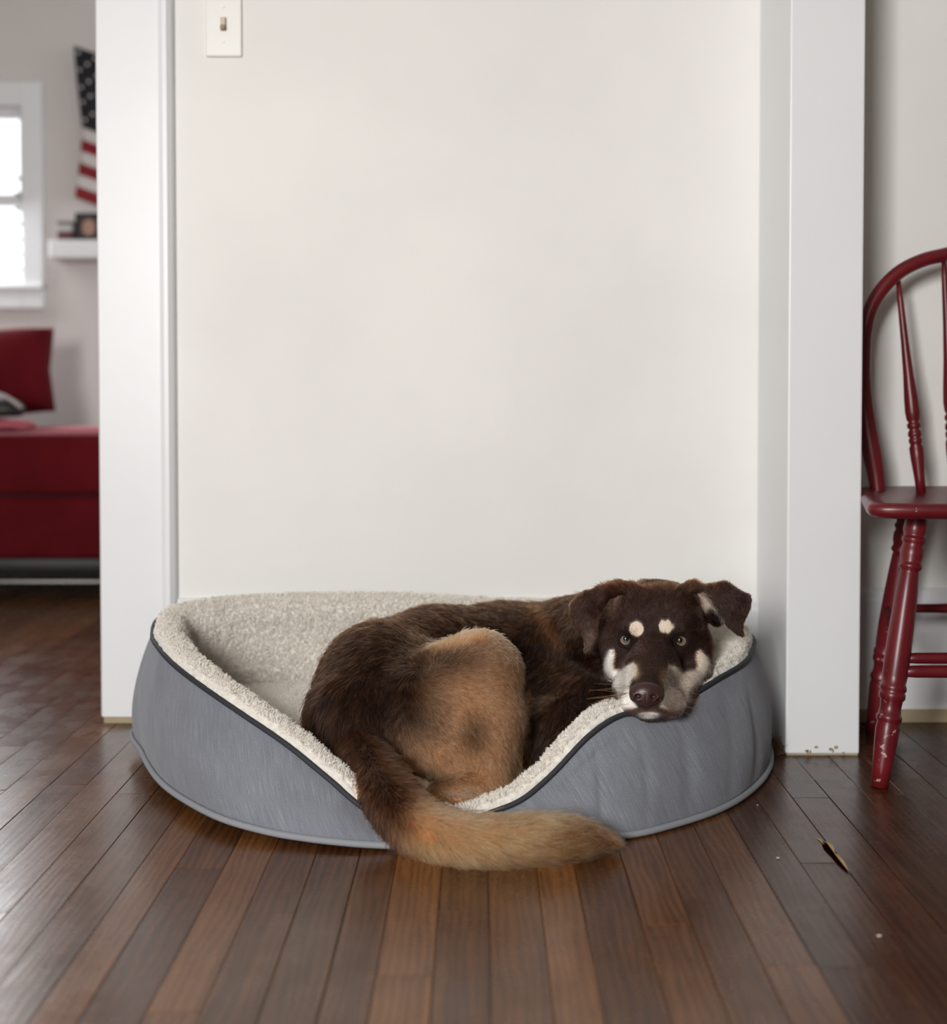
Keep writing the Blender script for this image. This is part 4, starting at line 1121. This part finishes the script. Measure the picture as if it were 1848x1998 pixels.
G_HEAD = [(1275, 1165, .0, -1, 6), (1225, 1155, -.5, -.9, 7), (1335, 1155, .5, -.9, 7), (1275, 1230, .0, -1, 4.5), (1200, 1225, -.8, -.2, 6), (1365, 1225, .8, -.1, 6), (1270, 1300, .02, -1, 3.2), (1264, 1325, 0, -1, 2.6), (1240, 1290, -.6, -.4, 3.5), (1305, 1290, .6, -.4, 3.5),
          (1195, 1290, -.45, .75, 8), (1370, 1300, .5, .75, 8), (1222, 1345, -.55, .75, 5), (1315, 1350, .55, .75, 5), (1245, 1385, -.2, 1, 3.5), (1290, 1388, .2, 1, 4), (1266, 1396, 0, 1, 4), (1240, 1322, -.75, .4, 3.5), (1300, 1320, .75, .4, 3.5), (1242, 1225, -.15, -1, 4), (1300, 1222, .15, -1, 4),
          (1205, 1250, -1, .1, 4), (1345, 1252, 1, .1, 4), (1225, 1262, -.6, .6, 3), (1325, 1264, .6, .6, 3), (1340, 1390, .4, .8, 8), (1215, 1385, -.3, .9, 5), (1208, 1138, -.6, -.8, 13), (1185, 1146, -.7, -.7, 13), (1240, 1131, -.2, -1, 11), (1350, 1138, .2, -1, 9), (1410, 1140, .6, -.6, 9),
          (1125, 1185, -.3, 1, 5), (1150, 1200, -.05, 1, 6), (1145, 1250, -.05, 1, 5), (1430, 1165, .7, .5, 6), (1445, 1205, .1, 1, 6), (1445, 1235, 0, 1, 5), (1385, 1150, .9, -.1, 7), (1375, 1180, .3, 1, 8), (1400, 1200, .3, 1, 6), (1160, 1165, -.6, .6, 6)]
def make_fur():
    rng = np.random.RandomState(21)
    px, py = proj(DV); hm = head_mask(DV); tm = tail_mask(DV)
    front = -DN[:, 1] * .8 + DN[:, 2] * .6
    vis = sm(front, -.45, -.05) * .92 + .08
    dens = vis * np.where(hm, 4.2, np.where(tm, 1.6, 1.0))
    # nothing grows on the eyeballs' sockets or under the nose leather
    bald = np.zeros(len(DV), bool)
    for c, R, nrm, sd in EYES: bald |= np.linalg.norm(DV - (c + nrm * .006), axis=1) < .0126
    pn = (np.hypot((px - 1261) / 31, (py - 1356) / 27) < 1) & (DV[:, 1] < 2.0) & hm; bald |= pn
    dens = np.where(bald, 0, dens)
    n = 230000
    T, u, v = sample_faces(DV, DQ, n, rng, dens)
    P = interp(DV, T, u, v); Nr = interp(DN, T, u, v); Nr /= np.linalg.norm(Nr, axis=1)[:, None] + 1e-9
    kb = bald[T].any(1); P, Nr = P[~kb], Nr[~kb]; n = len(P)
    px, py = proj(P); hm = head_mask(P); tm = tail_mask(P); th = thigh_mask(P)
    D, Ln = guides(G_TORSO, px, py, 60)
    D2, L2 = guides(G_THIGH, px, py, 45); w = sm(th, .15, .9); D = D * (1 - w[:, None]) + D2 * w[:, None]; Ln = Ln * (1 - w) + L2 * w
    D2, L2 = guides(G_TAIL, px, py, 35); D = np.where(tm[:, None], D2, D); Ln = np.where(tm, L2, Ln)
    D2, L2 = guides(G_HEAD, px, py, 16); D = np.where(hm[:, None], D2, D); Ln = np.where(hm, L2, Ln)
    flow = np.stack([D[:, 0], np.zeros(n), -D[:, 1]], 1)
    flow -= Nr * np.sum(flow * Nr, 1)[:, None]; flow /= np.linalg.norm(flow, axis=1)[:, None] + 1e-6
    side = np.cross(Nr, flow)
    wob = vnoise(P, .018) * .30 + vnoise(P + 9, .006) * .28
    ss = (wob + rng.randn(n) * np.where(hm, .16, .17))[:, None]
    dirn = flow + side * ss; dirn /= np.linalg.norm(dirn, axis=1)[:, None]
    lift = np.where(tm, .30, np.where(hm, .28, np.where(th > .4, .24, .17))) + rng.rand(n) * .20
    fly = rng.rand(n) < .04; lift = lift + fly * np.where(hm, .15, .22)
    fringe = th * np.exp(-((py - (1258 - (px - 850) * .30)) / 14) ** 2) * (px < 970) + hm * np.exp(-((py - 1134) / 9) ** 2) * (1 - sm(px, 1215, 1275)) * .9
    lift = lift + fringe * .55
    L_ = Ln * .001 * (.65 + .55 * rng.rand(n)) * (1 + .25 * fly)
    # the coat must not stick through the eyelids: shorten near the eyes and nose
    for c, R, nrm, sd in EYES: L_ = L_ * np.clip((np.linalg.norm(P - (c + nrm * .006), axis=1) - .008) / .010, .22, 1)
    L_ = L_ * np.where(hm & (py > 1315), np.clip((np.hypot((px - 1261) / 31, (py - 1356) / 27) - .95) / .5, .35, 1), 1)
    cl = np.floor(P / .009).astype(int); hs = (cl * np.array([73856093, 19349663, 83492791])).sum(1) % 4096
    cr = np.random.RandomState(4).randn(4096, 3)
    a = (L_ * np.ones(n))[:, None]
    P0 = P - Nr * .0006
    p1 = P0 + a * .33 * (dirn * .85 + Nr * (lift * 1.15)[:, None])
    bend = cr[hs] * .06
    p2 = p1 + a * .34 * (dirn + bend + Nr * (lift * .55)[:, None])
    p3 = p2 + a * .33 * (dirn + bend * 1.8 + Nr * (lift * .05 - .06)[:, None])
    PTS = np.stack([P0, p1, p2, p3], 1); PTS[:, :, 2] = np.maximum(PTS[:, :, 2], .0015)
    rb = np.where(hm, .00024, .00036)
    rad = rb[:, None] * np.array([1.0, .95, .75, .28])
    col = coat(P, rng)
    lum = col[:, 0]; cl2 = np.floor(P / .0045).astype(int); h2 = (cl2 * np.array([73856093, 19349663, 83492791])).sum(1) % 4096
    amp = np.where(lum > .45, .16, .55)
    col = col * np.exp(amp * np.clip(rng.randn(n), -2, 2) + amp * .40 * cr[h2, 0])[:, None]
    return PTS, rad, np.clip(col, .002, .92)
def hair_mat():
    n = N('dog_hair'); out = n.t.nodes['Material Output']; a = n.n('ShaderNodeAttribute', attribute_name='col')
    h = n.n('ShaderNodeBsdfHairPrincipled'); h.parametrization = 'COLOR'
    n.l(a.outputs['Color'], h.inputs['Color']); h.inputs['Roughness'].default_value = .34; h.inputs['Radial Roughness'].default_value = .5; h.inputs['IOR'].default_value = 1.30
    n.l(h.outputs[0], out.inputs[0]); return n.m
PTS, rad, col = make_fur()
strands('fur', PTS, rad, col, hair_mat(), dog, 'short glossy chocolate and tan coat')
# whiskers
wh = []
rw = random.Random(6)
for bx, by, dx, dy, n in ((1226, 1345, -1, .0, 7), (1222, 1362, -1, .18, 6), (1304, 1350, 1, .1, 6), (1308, 1364, 1, .25, 5)):
    for k in range(n):
        x, y = bx + rw.uniform(-10, 10), by + rw.uniform(-12, 12); ys = surf(x, y, 1.86, 2.1)
        if ys is None: continue
        p = at(x, y, ys); L_ = rw.uniform(.025, .060); d = np.array([dx + rw.uniform(-.1, .1), -.15 + rw.uniform(-.15, .1), -(dy + rw.uniform(-.3, .15))]); d /= np.linalg.norm(d)
        q = np.array([0, .25, -.12])
        wh.append([p, p + d * L_ * .33 + q * .004, p + d * L_ * .66 + q * .02, p + d * L_ + q * .045])
wh = np.array(wh)
strands('whiskers', wh, np.array([.00022, .0002, .00016, .00006]), None, plain('whisker', (.22, .12, .07), .4), dog)

# ------------------------------------------------------------------ small things on the floor
M_crumb = plain('pale_crumb', (.62, .58, .52), .8)
def crumb(px, py, r, label, seed):
    rng = random.Random(seed); bm = bmesh.new(); bmesh.ops.create_icosphere(bm, subdivisions=1, radius=r)
    for v in bm.verts: v.co = Vector((v.co.x * rng.uniform(.9, 1.7), v.co.y * rng.uniform(.7, 1.1), v.co.z * rng.uniform(.3, .5)))
    zmin = min(v.co.z for v in bm.verts)
    o = link('crumb', mesh_bm('crumb', bm), M_crumb, label=label, cat='crumb', group='pale crumbs on the floor')
    p = at_z(px, py, 0); o.location = (p[0], p[1], .0006 - zmin)
crumb(1518, 1676, .0024, 'pale crumb on the floor between the dog bed and the gouged board', 1)
crumb(1716, 1828, .0026, 'pale crumb on the dark boards near the right edge of the photo', 2)
crumb(1478, 1572, .0013, 'tiny white crumb at the front right edge of the dog bed', 3)
# tuft of shed hair caught between bed and post
tuft = bpy.data.objects.new('hair_tuft', None); COL.objects.link(tuft); tp_ = at_z(1512, 1468, .0)
tuft.location = tp_; tag(tuft, 'tuft of shed brown dog hair on the floor between bed and white post', 'dog hair')
rng = np.random.RandomState(12); n_ = 260
a0 = rng.rand(n_) * 6.28; c0 = rng.randn(n_, 3) * np.array([.008, .010, .0]) + np.array([0, 0, .002])
d0 = np.stack([np.cos(a0), np.sin(a0), .5 + rng.rand(n_) * .8], 1) * (.010 + .014 * rng.rand(n_))[:, None]
cv = rng.randn(n_, 3) * .006
hp = np.stack([c0, c0 + d0 * .4 + cv * .4, c0 + d0 * .75 + cv, c0 + d0 * .8 + cv * 2.0 - np.array([0, 0, .004])], 1); hp[:, :, 2] = np.maximum(hp[:, :, 2], .001)
strands('shed_hair', hp, np.array([.00030, .00028, .00022, .0001]), None, plain('shed_hair', (.16, .085, .04), .6), tuft)
